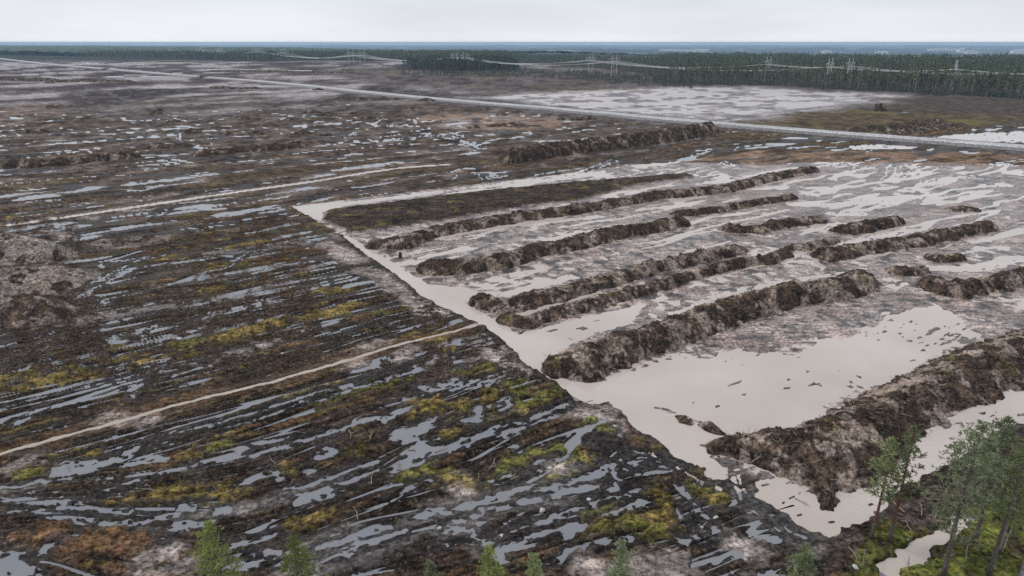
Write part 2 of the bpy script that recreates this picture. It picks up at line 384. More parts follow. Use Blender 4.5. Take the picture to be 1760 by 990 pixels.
# ------------------------------------------------------------------ layout: where things lie on the ground
# (tile letter, points, half width in m) bog pools, ruts and ditches
POOL_LINES = [
 # foreground left
 ('G', [(890,245),(1000,220),(1090,205),(1200,170),(1300,140),(1440,90),(1600,45),(1760,5)], .5),
 ('G', [(1150,215),(1260,190),(1380,150),(1500,100),(1640,85),(1760,40)], .55),
 ('G', [(1290,360),(1380,330),(1500,300),(1590,270),(1700,230),(1760,215)], .8),
 ('G', [(1270,310),(1360,290),(1440,275)], .5),
 ('G', [(20,580),(120,590),(250,600),(330,605),(420,625),(500,640),(650,650)], .65),
 ('G', [(60,640),(180,645),(300,665),(420,685),(560,705),(700,700),(820,680),(900,660)], .6),
 ('G', [(200,870),(260,820),(330,780),(380,760)], .7), ('G', [(530,540),(600,520),(690,495)], .5),
 ('G', [(560,570),(660,545)], .4), ('G', [(820,455),(900,430),(980,410)], .5),
 ('G', [(1390,555),(1480,530),(1560,500),(1680,470),(1760,440)], .5), ('G', [(1100,890),(1250,860),(1390,850)], .6),
 ('G', [(0,530),(80,515),(200,485),(230,490)], .5), ('G', [(730,300),(850,285)], .4),
 ('G', [(0,130),(100,95),(220,65),(310,45)], .45), ('G', [(380,30),(490,5)], .4), ('G', [(90,205),(150,160),(200,130)], .8),
 ('G', [(640,0),(680,40),(660,75)], .6), ('G', [(1600,830),(1760,790)], .9), ('G', [(1100,960),(1200,920),(1400,900)], .7),
 ('G', [(1590,880),(1760,860)], .7),
 ('H', [(0,245),(100,220),(190,190),(270,170),(300,180),(360,150),(430,120)], .8),
 ('H', [(0,470),(130,435),(250,395)], .55),
 ('H', [(480,665),(620,640),(760,600),(900,560),(1050,530),(1200,510),(1300,470),(1410,425)], .85),
 ('H', [(620,700),(760,660),(900,620),(1050,580),(1200,550),(1290,540)], .7),
 ('H', [(800,520),(900,490),(1000,450),(1100,400),(1200,365)], .85),
 ('H', [(870,750),(1000,710),(1150,670),(1300,620),(1450,580),(1640,520)], .5), ('H', [(1320,555),(1400,530),(1460,520)], .65),
 ('H', [(1430,660),(1500,640),(1600,605)], .8), ('H', [(900,820),(1000,795),(1100,760),(1200,730),(1320,710)], .55),
 ('H', [(1130,910),(1230,860),(1340,810),(1500,790)], .75), ('H', [(620,720),(700,760),(800,810),(880,860),(900,920)], .8),
 ('H', [(0,860),(100,830),(250,790),(400,740)], .7), ('H', [(30,780),(160,760),(300,720)], .5),
 ('H', [(870,120),(910,70),(920,95),(890,130)], .5), ('H', [(920,330),(960,320),(990,345)], .5), ('H', [(470,20),(560,10),(620,0)], .7),
 ('H', [(840,225),(1000,190),(1100,150),(1250,90)], .55), ('H', [(880,260),(1000,220),(1150,160),(1260,100)], .55),
 ('H', [(1500,375),(1600,400),(1720,430)], .3), ('H', [(1660,360),(1760,390)], .3), ('H', [(0,330),(40,340),(30,370)], .8),
 ('I', [(20,510),(80,590),(150,680),(230,770)], .4), ('I', [(0,620),(60,720),(150,800)], .35), ('I', [(0,780),(50,800)], .8),
 ('I', [(1060,965),(1150,900),(1250,830),(1320,770),(1400,720),(1470,680)], .75),
 ('6', [(480,430),(620,470)], .25), ('6', [(720,495),(850,530),(1010,580)], .25), ('6', [(360,510),(500,550),(680,600)], .2),
 ('6', [(530,220),(600,310),(690,390)], .2), ('6', [(290,580),(320,650),(380,740)], .4), ('6', [(380,640),(520,640)], .5),
 ('6', [(980,600),(1070,690),(1190,750)], .45), ('6', [(0,815),(160,790)], .5), ('6', [(60,870),(200,830),(320,810)], .5),
 ('6', [(330,190),(390,290)], .5), ('6', [(1310,730),(1380,860)], .3), ('6', [(980,780),(1060,880),(1120,980)], .4),
 # middle left
 ('3', [(0,440),(120,420),(230,400)], .5), ('3', [(0,530),(150,490),(300,470),(450,435),(600,405),(750,375),(930,345)], .45),
 ('3', [(300,620),(430,590),(480,560),(620,540)], .5), ('3', [(120,740),(220,710),(330,670),(430,645)], .5),
 ('3', [(680,100),(800,50),(930,0)], .9), ('3', [(740,130),(850,75),(910,20)], .6),
 ('3', [(750,990),(900,955),(1050,915),(1200,880),(1400,830),(1560,785),(1747,740)], .4), ('3', [(1320,630),(1450,590),(1620,560)], .6),
 ('3', [(0,720),(80,700)], .5), ('3', [(0,790),(60,770)], .5), ('3', [(1160,910),(1290,915),(1330,970),(1480,940)], .7), ('3', [(1350,930),(1420,870)], .5),
 ('4', [(800,195),(900,175),(1030,155),(1220,130)], .45), ('4', [(1050,195),(1200,165),(1410,130)], .4),
 ('4', [(180,735),(300,710),(440,680)], .6), ('4', [(0,745),(100,730)], .4), ('4', [(0,850),(150,800),(350,745)], .4),
 ('4', [(1520,450),(1650,415),(1747,405)], .4), ('4', [(1540,470),(1747,450)], .4), ('4', [(30,360),(120,345),(380,280)], .4),
 ('2', [(0,420),(150,400),(300,385),(450,355),(560,350)], 1.0), ('2', [(640,375),(720,320),(830,290),(930,290)], .5),
 ('2', [(770,330),(900,310)], .6), ('2', [(140,75),(250,75),(400,50)], .5), ('2', [(240,95),(330,75),(470,40)], .5),
 ('2', [(1370,690),(1450,640),(1550,630)], .6), ('2', [(1600,600),(1747,560)], .6), ('2', [(230,590),(400,570)], .4), ('2', [(120,840),(250,820)], .4),
 ('1', [(840,970),(950,900),(1100,860),(1270,790)], .6), ('1', [(870,980),(1050,920),(1200,840),(1290,790)], .5), ('1', [(850,930),(1000,870),(1120,810),(1250,760)], .5),
 ('1', [(1110,700),(1250,685),(1400,660)], .7), ('1', [(1200,760),(1300,720),(1450,650)], .7), ('1', [(1450,745),(1600,725),(1747,705)], .9),
 ('1', [(1450,660),(1500,645),(1560,660),(1500,680),(1450,660)], .3), ('1', [(1600,640),(1747,590)], .6), ('1', [(450,370),(600,370),(750,375)], .5),
 ('1', [(1450,310),(1550,300),(1747,285)], .8), ('1', [(1550,200),(1600,240),(1660,170),(1650,220)], .5), ('1', [(330,155),(480,145)], .9),
 ('1', [(470,90),(580,80)], .9), ('1', [(520,130),(650,125)], .7), ('1', [(1380,65),(1480,40),(1580,25)], .8), ('1', [(1240,55),(1320,40)], .8),
 ('D', [(1420,140),(1300,150),(1150,165),(950,190)], .8), ('D', [(0,780),(150,740),(300,690)], .3),
 ('5', [(0,580),(150,530),(210,500),(310,480),(420,440),(560,400),(620,380),(800,330),(900,295),(1000,285)], .55),
 ('5', [(60,620),(240,580),(350,560),(420,510),(540,470),(630,465),(850,400),(920,370),(1050,320),(1300,255)], .45),
 ('5', [(700,640),(800,640),(940,625)], .5), ('5', [(1000,640),(1150,590),(1300,545),(1400,510),(1550,450)], .5), ('5', [(1550,450),(1650,480),(1720,495),(1600,530),(1400,590)], .4),
 ('5', [(330,830),(480,780),(600,730),(660,720)], .35), ('5', [(0,50),(180,25),(260,10)], .4), ('5', [(420,25),(540,5)], .4), ('5', [(0,100),(80,85)], .6),
 ('5', [(1240,205),(1330,195)], .4),
 # upper left (far) streaks of water
 ('A', [(0,735),(140,725),(400,700),(620,680),(900,655)], 1.6), ('A', [(430,655),(480,650)], 2.2), ('A', [(980,590),(1030,605),(1080,610)], 2.6),
 ('A', [(1210,600),(1260,600)], 2.2), ('A', [(1210,640),(1290,635)], 2.0), ('A', [(1420,625),(1500,628),(1600,615),(1760,605)], 1.6), ('A', [(905,520),(910,550),(912,580)], 1.0),
 ('A', [(1160,540),(1240,540)], 2.0), ('A', [(1060,550),(1100,550)], 2.0), ('A', [(930,735),(985,740)], 1.6), ('A', [(0,660),(100,650),(420,615)], 1.4),
 ('A', [(640,460),(760,460)], 2.2), ('A', [(800,455),(960,445)], 1.6), ('A', [(1080,415),(1160,420)], 2.0), ('A', [(1200,415),(1500,400),(1760,380)], 1.5), ('A', [(1370,425),(1480,440)], 2.2),
 ('A', [(1520,430),(1640,445),(1760,440)], 2.2), ('A', [(680,238),(800,240)], 8.), ('A', [(550,240),(600,240)], 7.0), ('A', [(200,250),(250,255)], 8.0), ('A', [(300,200),(420,198),(520,205)], 14.0),
 ('A', [(1040,205),(1160,200),(1400,210),(1760,212)], 13.0), ('A', [(100,140),(300,148),(500,140),(780,145)], 38.0), ('A', [(400,150),(700,155)], 26.0), ('A', [(270,218),(340,222)], 10.0), ('A', [(60,165),(250,170)], 18.0), ('A', [(420,172),(700,180)], 15.0), ('A', [(0,225),(180,228)], 6.0), ('A', [(760,215),(960,225)], 7.0), ('A', [(1020,170),(1300,176)], 14.0),
 ('A', [(0,790),(150,770),(400,745),(720,735)], 1.0), ('A', [(640,815),(720,815),(820,785)], 1.6), ('A', [(330,575),(370,575)], 2),
 ('B', [(110,460),(200,470),(260,490),(470,490)], 1.7), ('B', [(0,580),(120,570),(280,560),(440,545),(600,535)], 1.3), ('B', [(0,610),(150,605),(400,575)], 1.1),
 ('B', [(90,550),(150,520)], 1.0), ('B', [(460,515),(560,540),(700,570),(770,600)], 1.8), ('B', [(560,530),(640,540),(720,575),(800,590)], 1.2), ('B', [(640,525),(700,545)], 1.6),
 ('B', [(440,455),(460,475)], 1.3), ('B', [(240,480),(290,450)], 1.2), ('B', [(60,450),(200,440),(330,460)], 1.2), ('B', [(280,545),(420,520),(520,500)], 1.2), ('B', [(820,490),(850,490)], 1.8),
 ('B', [(770,730),(850,770)], .7), ('B', [(740,720),(820,775)], .6), ('B', [(690,705),(760,705)], 1.0), ('B', [(850,750),(920,740)], 1.4), ('B', [(1060,735),(1150,720)], 1.4),
 ('B', [(1280,720),(1380,680),(1500,640)], .9), ('B', [(1310,725),(1400,690),(1480,655)], .6), ('B', [(1290,492),(1350,490)], 1.8), ('B', [(640,770),(660,735)], .7),
 # far right
 ('C', [(800,575),(860,565)], 2.2), ('C', [(570,600),(700,590),(860,600)], 2.0), ('C', [(1210,550),(1300,560),(1500,570),(1700,575)], 2.4),
 ('C', [(1640,490),(1760,495)], 2.4), ('C', [(1040,530),(1120,522)], 2.2), ('C', [(1120,425),(1170,420)], 2.4),
]
POOLS = [
 ('G', [(215,500),(230,460),(290,400),(330,390),(400,395),(520,375),(600,350),(650,310),(720,290),(730,330),(700,360),(600,400),(520,425),(430,460),(350,495),(280,490)]),
 ('G', [(740,730),(860,695),(980,680),(1060,670),(1090,620),(1160,600),(1210,620),(1160,660),(1090,690),(1060,720),(990,740),(920,755),(850,750)]),
 ('G', [(900,640),(930,585),(1000,590),(1030,600),(980,640),(920,655)]), ('G', [(800,770),(840,735),(900,760),(850,790),(810,825)]),
 ('G', [(-200,840),(0,830),(130,825),(120,870),(170,910),(260,965),(60,1000),(30,1000),(-200,1000)]),
 ('G', [(1180,545),(1220,480),(1290,450),(1330,430),(1420,425),(1440,460),(1500,480),(1400,510),(1350,480),(1290,500),(1250,545)]),
 ('G', [(1510,420),(1560,405),(1600,440),(1560,475),(1520,450)]),
 ('G', [(1320,620),(1400,600),(1480,560),(1560,540),(1650,510),(1700,520),(1710,570),(1660,600),(1580,590),(1500,625),(1450,625),(1480,590)]),
 ('G', [(1120,870),(1180,790),(1310,770),(1400,720),(1415,790),(1330,800),(1180,840)]), ('G', [(1560,345),(1620,340),(1690,350),(1660,385),(1590,380)]),
 ('G', [(110,560),(170,540),(180,565),(130,570)]), ('G', [(440,590),(460,555),(475,565),(450,600)]), ('G', [(150,770),(175,740),(190,770)]),
 ('G', [(950,510),(1000,480),(1020,500),(980,520)]), ('G', [(1030,540),(1060,520),(1080,540),(1040,555)]),
 ('H', [(280,280),(330,230),(420,200),(500,190),(560,165),(560,200),(530,240),(480,270),(560,300),(660,290),(740,250),(840,225),(880,240),(740,320),(640,360),(600,350),(520,360),(480,400),(400,440),(340,470),(300,440),(180,490),(40,530),(0,545),(0,520),(80,490),(250,430),(380,380),(400,350),(430,310),(350,300)]),
 ('H', [(0,560),(60,560),(70,590),(20,605),(-10,600)]), ('H', [(310,580),(340,550),(430,490),(560,475),(580,495),(470,520),(420,560),(340,585)]),
 ('H', [(630,190),(700,150),(760,105),(800,125),(800,190),(720,215)]), ('H', [(1200,740),(1320,700),(1330,720),(1260,790),(1200,790)]), ('H', [(570,200),(610,195),(610,215),(580,215)]),
 ('5', [(610,460),(640,400),(800,350),(900,330),(880,400),(830,450),(800,495),(740,490),(650,505)]),
 ('5', [(780,570),(950,555),(1060,515),(1100,555),(1160,545),(1100,590),(1190,575),(1100,640),(1000,640),(930,600),(850,615)]),
 ('5', [(510,700),(560,690),(590,730),(540,760)]), ('5', [(0,930),(130,890),(120,950),(330,910),(400,880),(500,840),(630,810),(560,870),(440,890),(420,970),(330,980),(300,950),(180,960),(60,985)]),
 ('5', [(700,910),(770,890),(820,930),(860,880),(900,920),(830,960)]), ('5', [(900,970),(1100,950),(1130,880),(1180,930),(1350,900),(1350,960),(1250,985)]),
 ('5', [(1230,790),(1330,800),(1340,840),(1240,830)]), ('5', [(1520,770),(1590,700),(1600,770),(1540,800)]), ('5', [(900,850),(940,810),(980,850)]),
 ('3', [(100,720),(160,690),(220,720),(180,750)]), ('3', [(350,700),(500,660),(550,680),(520,720),(480,690),(380,715)]), ('3', [(700,750),(890,705),(1010,765),(900,785),(760,770)]),
 ('3', [(900,660),(1000,640),(1090,650),(1160,630),(1190,670),(1130,695),(1000,670),(910,695)]), ('3', [(1130,800),(1170,760),(1260,720),(1370,690),(1300,750),(1180,785)]),
 ('3', [(1050,460),(1120,410),(1190,440),(1220,470),(1300,490),(1300,520),(1180,550),(1050,565),(880,585),(970,540),(1060,510)]), ('3', [(890,470),(980,445),(930,490)]),
 ('3', [(780,515),(830,480),(850,505)]), ('3', [(1210,60),(1260,20),(1330,60)]), ('3', [(1370,60),(1400,20),(1490,30),(1420,70)]), ('3', [(940,135),(1010,75),(1160,90),(1050,140)]),
 ('3', [(80,920),(170,880),(240,930),(160,970),(90,960)]), ('3', [(440,800),(560,790),(550,840),(460,890),(480,850)]), ('3', [(660,820),(730,820),(700,860)]), ('3', [(1640,620),(1700,590),(1740,620),(1680,640)]),
 ('3', [(240,590),(330,575),(310,600)]), ('3', [(1430,385),(1480,365),(1530,385)]),
 ('4', [(110,190),(240,160),(270,180),(180,200)]), ('4', [(170,230),(300,230),(370,190),(380,220),(330,245)]), ('4', [(210,375),(300,335),(330,345),(270,385)]), ('4', [(170,420),(330,385),(300,400),(200,430)]),
 ('4', [(220,490),(350,410),(380,440),(290,490)]), ('4', [(1140,320),(1220,295),(1250,325)]), ('4', [(30,940),(140,940),(150,965),(80,970)]), ('4', [(190,955),(320,965),(250,975)]),
 ('4', [(250,600),(310,580),(340,600)]), ('4', [(60,300),(120,290),(130,305)]), ('4', [(590,300),(640,310),(680,330),(610,325)]),
 ('2', [(70,690),(200,680),(300,640),(320,660),(200,695)]), ('2', [(340,280),(420,250),(520,290),(430,290)]), ('2', [(530,450),(580,420),(650,420),(560,460)]), ('2', [(1050,450),(1140,450),(1100,465)]),
 ('2', [(1240,370),(1300,350),(1330,380)]), ('2', [(1430,400),(1500,400),(1470,410)]), ('2', [(440,555),(530,545),(500,565)]), ('2', [(200,460),(330,475),(260,470)]), ('2', [(1290,215),(1360,195),(1410,215)]), ('2', [(1110,500),(1190,500),(1150,510)]), ('2', [(1100,365),(1160,355),(1150,375)]),
 ('1', [(690,480),(740,450),(700,410),(720,390),(780,415),(750,440),(800,475),(760,495)]), ('1', [(810,400),(850,390),(850,415)]), ('1', [(890,400),(930,390),(920,405)]), ('1', [(940,745),(1010,710),(1060,745),(1020,775)]), ('1', [(1280,855),(1370,840),(1380,860)]), ('1', [(1230,545),(1280,540),(1250,555)]),
 ('1', [(1680,320),(1747,340),(1747,365)]), ('1', [(1550,195),(1580,230),(1610,245),(1560,240)]),
 ('2', [(0,300),(30,300),(20,315)]),
]
POOL_LINES += [('I', [(430,610),(500,670),(570,725),(640,780)], .22), ('I', [(395,640),(470,710),(540,765)], .22), ('I', [(330,450),(350,540),(420,600)], .25), ('I', [(300,470),(320,560),(370,640)], .22)]
MUD_LINES = [  # smooth grey mud left by tracks (half width)
 ('I', [(300,420),(340,540),(420,620),(520,710),(660,800)], 1.7), ('H', [(0,890),(200,840),(400,760)], 1.6), ('H', [(470,680),(700,760),(850,850)], 1.2),
 ('H', [(500,650),(760,600),(1050,540),(1400,430)], 1.5), ('H', [(640,700),(900,620),(1250,550)], 1.2), ('3', [(700,330),(1100,260),(1400,200),(1747,130)], 1.8),
 ('4', [(0,160),(350,120),(700,50),(900,-20)], 1.6), ('4', [(300,700),(800,580),(1200,480)], 1.6), ('2', [(400,330),(700,300),(1100,250),(1300,215)], 2.2),
 ('G', [(1250,650),(1500,560),(1760,470)], 1.2), ('G', [(1450,930),(1600,830),(1760,760)], 1.8), ('G', [(600,790),(900,700),(1200,640)], 1.0), ('I', [(380,940),(450,860),(560,930)], 1.6),
 ('G', [(0,560),(200,500),(330,420)], 1.0),
]
CLAY_SPOTS = [  # pale clay turned up (tile, points, half width)
 ('2', [(1520,240),(1747,350)], 2.2), ('2', [(1620,140),(1747,180)], 1.4), ('E', [(170,400),(280,420),(390,520),(480,580)], 2.0), ('E', [(0,270),(120,350),(230,340)], 2.0),
 ('E', [(490,620),(650,600)], 1.3), ('E', [(800,810),(880,860),(1000,920)], 1.0), ('H', [(1260,150),(1420,140)], 1.6), ('H', [(1310,150),(1470,190),(1490,240)], .8),
 ('H', [(670,490),(690,520)], 1.4), ('H', [(1180,420),(1200,440)], 1.4), ('G', [(740,890),(860,850)], .9), ('G', [(830,950),(960,930)], 1.0), ('H', [(1570,920),(1740,930)], 1.8), ('H', [(1310,910),(1400,960)], 1.3),
 ('I', [(280,790),(380,830)], 1.2), ('G', [(80,430),(130,400)], 1.2), ('G', [(540,180),(740,190)], 1.4), ('5', [(520,330),(560,250),(640,230)], 1.2), ('5', [(0,390),(100,380)], 1.4), ('5', [(200,210),(320,180)], 1.4),
 ('5', [(1380,260),(1500,300)], 1.0), ('5', [(1560,240),(1747,310)], 1.0), ('5', [(1640,400),(1747,440)], .8), ('I', [(1180,690),(1260,700)], .9), ('I', [(1460,880),(1560,930)], .9), ('I', [(1620,890),(1760,960)], .8), ('I', [(820,790),(900,790)], 1.0),
 ('1', [(820,270),(950,270)], 1.4), ('1', [(600,250),(480,270)], 1.0), ('1', [(1250,195),(1500,180)], 1.2), ('1', [(380,400),(620,420),(690,480)], 1.3), ('4', [(850,560),(1000,500)], .8), ('2', [(1300,480),(1450,450)], 1.0), ('3', [(400,370),(700,320),(930,270),(1100,230)], .7),
]
MOSS_LINES = [  # yellow and green moss cushions (tile, points, half width, colour, cushion height)
 ('4', [(420,480),(650,440),(850,380),(1000,330)], 2.6, OCHRE, .3), ('4', [(1000,330),(1090,290)], 1.4, OCHRE, .4), ('4', [(1260,290),(1340,280)], 1.7, OCHRE, .35), ('4', [(1430,240),(1560,230),(1747,160)], 1.8, OCHRE, .4),
 ('4', [(0,560),(120,540),(200,500)], 1.6, GREEN, .3), ('4', [(0,650),(180,640)], 1.5, OCHRE, .2), ('3', [(940,710),(1090,700),(1180,680)], 1.6, OCHRE, .4), ('3', [(760,800),(860,790)], 1.3, GREEN, .5),
 ('3', [(200,880),(350,870)], 1.0, OCHRE, .3), ('3', [(0,840),(90,820)], 1.0, OCHRE, .3), ('3', [(480,920),(600,880),(720,880),(950,840)], 1.5, OCHRE, .3), ('3', [(1100,600),(1240,570)], 1.0, OCHRE, .3), ('3', [(1350,730),(1500,700)], 1.2, OCHRE, .3), ('3', [(190,840),(280,830)], .9, GREEN, .3),
 ('2', [(350,460),(500,440)], 1.6, OCHRE, .3), ('2', [(560,270),(700,230),(900,200)], 1.2, OCHRE, .25), ('2', [(330,690),(450,680)], 1.2, OCHRE, .5), ('2', [(1200,545),(1300,530)], 1.0, OCHRE, .3), ('2', [(1480,700),(1700,690)], 1.6, OCHRE, .3), ('2', [(1180,290),(1500,300)], 1.6, RUST, .3), ('2', [(600,450),(720,440)], .9, GREEN, .3),
 ('5', [(1390,670),(1570,680)], .9, OCHRE, .5), ('5', [(1400,750),(1500,740)], 1.0, OCHRE, .5), ('5', [(1200,870),(1340,860)], 1.0, OCHRE, .6), ('5', [(680,790),(830,770),(850,860)], 1.0, OCHRE, .5), ('5', [(950,820),(1200,790)], .9, OCHRE, .4), ('5', [(1600,560),(1700,600),(1680,680)], 1.3, GREEN, .3),
 ('5', [(180,610),(320,600)], .8, GREEN, .3), ('5', [(470,540),(600,530)], .8, GREEN, .3), ('5', [(630,100),(900,140),(960,240)], 1.3, OCHRE, .2), ('5', [(1100,470),(1400,420)], 1.0, GREEN, .2), ('5', [(1740,790),(1747,840)], .9, OCHRE, .4), ('5', [(1060,950),(1130,930)], .7, GREEN, .5), ('5', [(590,880),(690,890)], .8, OCHRE, .4),
 ('H', [(900,440),(950,390),(1030,360),(1100,370),(1220,330)], 1.0, GRASS, .35), ('H', [(1210,385),(1300,370)], 1.0, GREEN, .4), ('H', [(1310,195),(1440,230)], .8, GRASS, .4), ('H', [(1320,770),(1430,710),(1500,690),(1700,740)], 1.4, OCHRE, .5), ('H', [(1430,720),(1640,750)], 1.2, GREEN, .5),
 ('H', [(1640,530),(1720,610)], 1.0, OCHRE, .4), ('H', [(750,515),(800,515)], .7, OCHRE, .5), ('H', [(480,230),(500,245)], .5, OCHRE, .5), ('H', [(590,255),(640,260)], .6, OCHRE, .5), ('H', [(370,480),(500,430),(620,470)], .9, GREEN, .3), ('H', [(600,490),(780,490)], .9, OCHRE, .3), ('H', [(80,350),(160,345)], .8, GREEN, .4),
 ('H', [(0,90),(120,40),(250,10)], .7, GREEN, .3), ('H', [(470,110),(560,130)], .9, OCHRE, .4), ('H', [(1000,110),(1150,60),(1180,20)], 1.2, GREEN, .3), ('H', [(1140,480),(1260,460)], .7, GREEN, .3), ('H', [(1330,640),(1440,620)], .7, GREEN, .3), ('H', [(1560,650),(1680,660)], .8, OCHRE, .4), ('H', [(1350,840),(1480,830)], .9, RUST, .4),
 ('G', [(900,380),(970,360)], .9, OCHRE, .4), ('G', [(1040,330),(1130,300)], .9, GREEN, .4), ('G', [(840,560),(940,540),(1160,560)], 1.5, OCHRE, .4), ('G', [(560,600),(640,590)], .8, OCHRE, .3), ('G', [(240,760),(340,720)], .9, OCHRE, .4), ('G', [(390,760),(540,740)], .8, OCHRE, .4), ('G', [(1450,440),(1490,460)], .9, OCHRE, .4), ('G', [(1490,720),(1640,680)], .8, OCHRE, .3),
 ('G', [(90,470),(200,460)], .8, GREEN, .4), ('G', [(290,430),(350,425)], .4, GREEN, .3), ('G', [(430,370),(470,355)], .5, OCHRE, .4), ('G', [(1590,100),(1760,55)], .8, GREEN, .3), ('G', [(1310,485),(1340,490)], .6, GREEN, .4), ('G', [(1420,320),(1470,320)], .4, GREEN, .3), ('G', [(220,740),(380,800),(700,800)], 1.6, RUST, .2), ('G', [(800,390),(860,370),(830,420)], .8, RUST, .3), ('G', [(0,0),(120,20)], 1.2, OCHRE, .3),
 ('I', [(90,560),(200,570)], .9, OCHRE, .4), ('I', [(100,450),(130,455)], .5, OCHRE, .4), ('6', [(690,820),(780,820)], .7, OCHRE, .4), ('6', [(1120,660),(1190,660)], .6, OCHRE, .4), ('6', [(720,960),(860,950)], .8, OCHRE, .4), ('6', [(1170,800),(1280,830)], .9, GREEN, .4), ('6', [(0,450),(40,520)], .6, OCHRE, .4),
 ('1', [(470,190),(510,200)], .9, GREEN, .5), ('1', [(100,250),(160,250)], 1.0, OCHRE, .3), ('1', [(1310,260),(1390,250)], 1.3, RUST, .3), ('D', [(1080,80),(1160,75)], 1.5, RUST, .3), ('1', [(1600,680),(1747,640)], 1.2, OCHRE, .3), ('1', [(680,650),(1000,640)], 1.5, OLIVE, .2), ('1', [(40,170),(100,150)], 1.4, RUST, .3),
]
DARK_LINES = [  # black churned peat (half width)
 ('H', [(0,960),(250,880),(500,800),(700,740)], 2.0), ('H', [(0,810),(250,760),(480,720)], 1.3), ('H', [(1000,640),(1300,570),(1650,500)], .9), ('6', [(0,640),(250,570),(150,420)], 1.2), ('6', [(300,400),(650,520),(960,600)], 1.6), ('H', [(1300,260),(1500,350),(1760,430)], 1.6),
 ('I', [(0,560),(100,700),(260,860)], 1.3), ('I', [(260,400),(300,560),(420,700),(700,830)], 1.6), ('G', [(1560,900),(1760,830)], 1.4), ('3', [(0,490),(600,400),(1100,290),(1747,190)], 1.6), ('4', [(0,720),(500,600),(1000,520),(1747,390)], 1.4), ('4', [(0,800),(400,700)], 1.0),
 ('2', [(350,340),(800,270),(1400,190)], 1.8), ('3', [(600,980),(1200,860),(1747,700)], 1.2), ('G', [(900,280),(1300,160),(1700,30)], 1.4), ('G', [(1000,450),(1300,330),(1650,250)], 1.3), ('5', [(0,610),(500,430),(1000,310)], 1.6), ('5', [(700,670),(1100,620),(1600,470)], 1.4), ('G', [(400,660),(900,640),(1200,560)], 1.2), ('D', [(600,130),(1000,70),(1400,110)], 2.2),
]
# milky water in the excavated strips
SILT_POLYS = [
 [('E', [(30,205),(60,200),(130,240),(260,335),(400,410),(480,470),(560,540),(640,560),(700,570),(740,610),(800,640),(870,670),(950,740),(1040,840),(1060,850),(1130,900),(1240,965)]),
  ('P', [(1045,690),(1081,722),(1105,745),(1150,774),(1180,797),(1225,824)]), ('P', [(1242,827),(1255,803),(1221,786),(1205,770),(1222,760),(1253,752)]),
  ('P', [(1240,748),(1230,742),(1205,732),(1190,728),(1165,715),(1125,702),(1122,698),(1140,700),(1165,708),(1195,722),(1225,735),(1253,745)]),
  ('P', [(1330,742),(1410,715),(1460,694),(1515,662),(1558,647),(1603,620),(1671,596),(1700,580),(1610,524),(1535,548),(1467,568),(1364,613),(1250,610),(1130,625),(1060,645),(1000,660)]),
  ('E', [(1240,960),(1100,880),(1000,790),(900,700),(850,660),(770,630),(690,570),(600,560),(500,480),(400,395),(270,330),(150,255),(100,220)])],
 [('I', [(430,440),(390,480),(420,560),(520,630),(640,710),(760,785),(810,770),(870,730),(1000,670),(1090,590),(1150,510),(1230,490),(1330,440),(1420,380),(1560,310),(1700,215),(1760,190),(2000,80),(2000,-80),(1760,20),(1640,60),(1500,120),(1370,165),(1290,220),(1210,260),(1210,340),(1100,430),(960,520),(860,540),(780,560),(760,620),(750,570),(700,530),(600,490),(520,440)])],
 [('E', [(930,740),(1000,700),(1080,690),(1250,640),(1500,590),(1600,560),(1550,660),(1400,700),(1280,750),(1180,800),(1100,850),(1050,850)])],
 [('E', [(480,470),(640,480),(760,500),(700,560),(560,545)])],
 [('I', [(290,370),(340,375),(385,400),(330,395),(290,385)])],
 [('P', [(505,356),(545,379),(556,378),(552,364),(600,352),(760,332),(760,328),(600,347)])],
 [('B', [(880,790),(1050,765),(1300,725),(1420,712),(1400,735),(1200,760),(1000,785),(900,795)])],
 [('C', [(870,590),(1000,580),(1230,595),(1180,605),(900,608)])], [('C', [(1240,550),(1500,525),(1760,515),(2000,510),(2000,590),(1760,575),(1400,570)])],
 [('C', [(1570,680),(1640,668),(1740,690),(1620,695)])],
 [('F', [(980,215),(1030,200),(1150,190),(1310,185),(1200,205),(1000,240)])],
]
def poly_of(parts):
    out = []
    for t, p in parts:
        out += T(t, p)
    return out
SILT_POLYS = [poly_of(p) for p in SILT_POLYS]
SILT_ZONE = T('P', [(500,354),(600,343),(830,316),(1000,295),(1085,283),(1160,279),(1300,283),(1440,278),(1600,280),(1760,285),(2100,300),(2100,760),(1790,672),(1760,670),(1600,760),(1420,875)]) \
    + T('P', [(1290,815),(1250,830),(1150,774),(1105,745),(1045,693),(985,660),(905,608),(848,556),(770,520),(700,478),(650,445),(590,405),(545,381)])
VEG_STRIP = T('P', [(552,380),(560,362),(700,344),(850,326),(1000,312),(1180,298),(1200,305),(1100,318),(1000,345),(900,357),(780,378),(650,398),(600,402)])
FAR_PALE = T('P', [(820,168),(900,160),(1000,156),(1160,149),(1300,150),(1400,155),(1500,162),(1560,166),(1440,186),(1330,200),(1245,210),(1160,207),(1000,188),(900,176)])
VEG_FIELD = T('P', [(1240,212),(1330,201),(1440,186),(1540,166),(1640,168),(1760,172),(1950,180),(1950,205),(1760,208),(1700,214),(1600,222),(1520,232),(1400,226)])
ORANGE = T('P', [(1170,278),(1230,266),(1300,258),(1400,257),(1500,260),(1600,262),(1760,266),(1950,275),(1950,290),(1760,288),(1600,282),(1500,284),(1400,278),(1300,284)])
TAN_FIELD = T('P', [(700,205),(760,196),(850,196),(960,204),(1010,212),(960,220),(860,225),(760,222)])
TAN_LEFT = T('P', [(-100,180),(0,190),(60,178),(110,190),(60,205),(0,215),(-100,215)])
BROWN_RIGHT = T('B', [(900,640),(1000,560),(1400,505),(1760,480),(1760,560),(1300,610),(1000,650)])
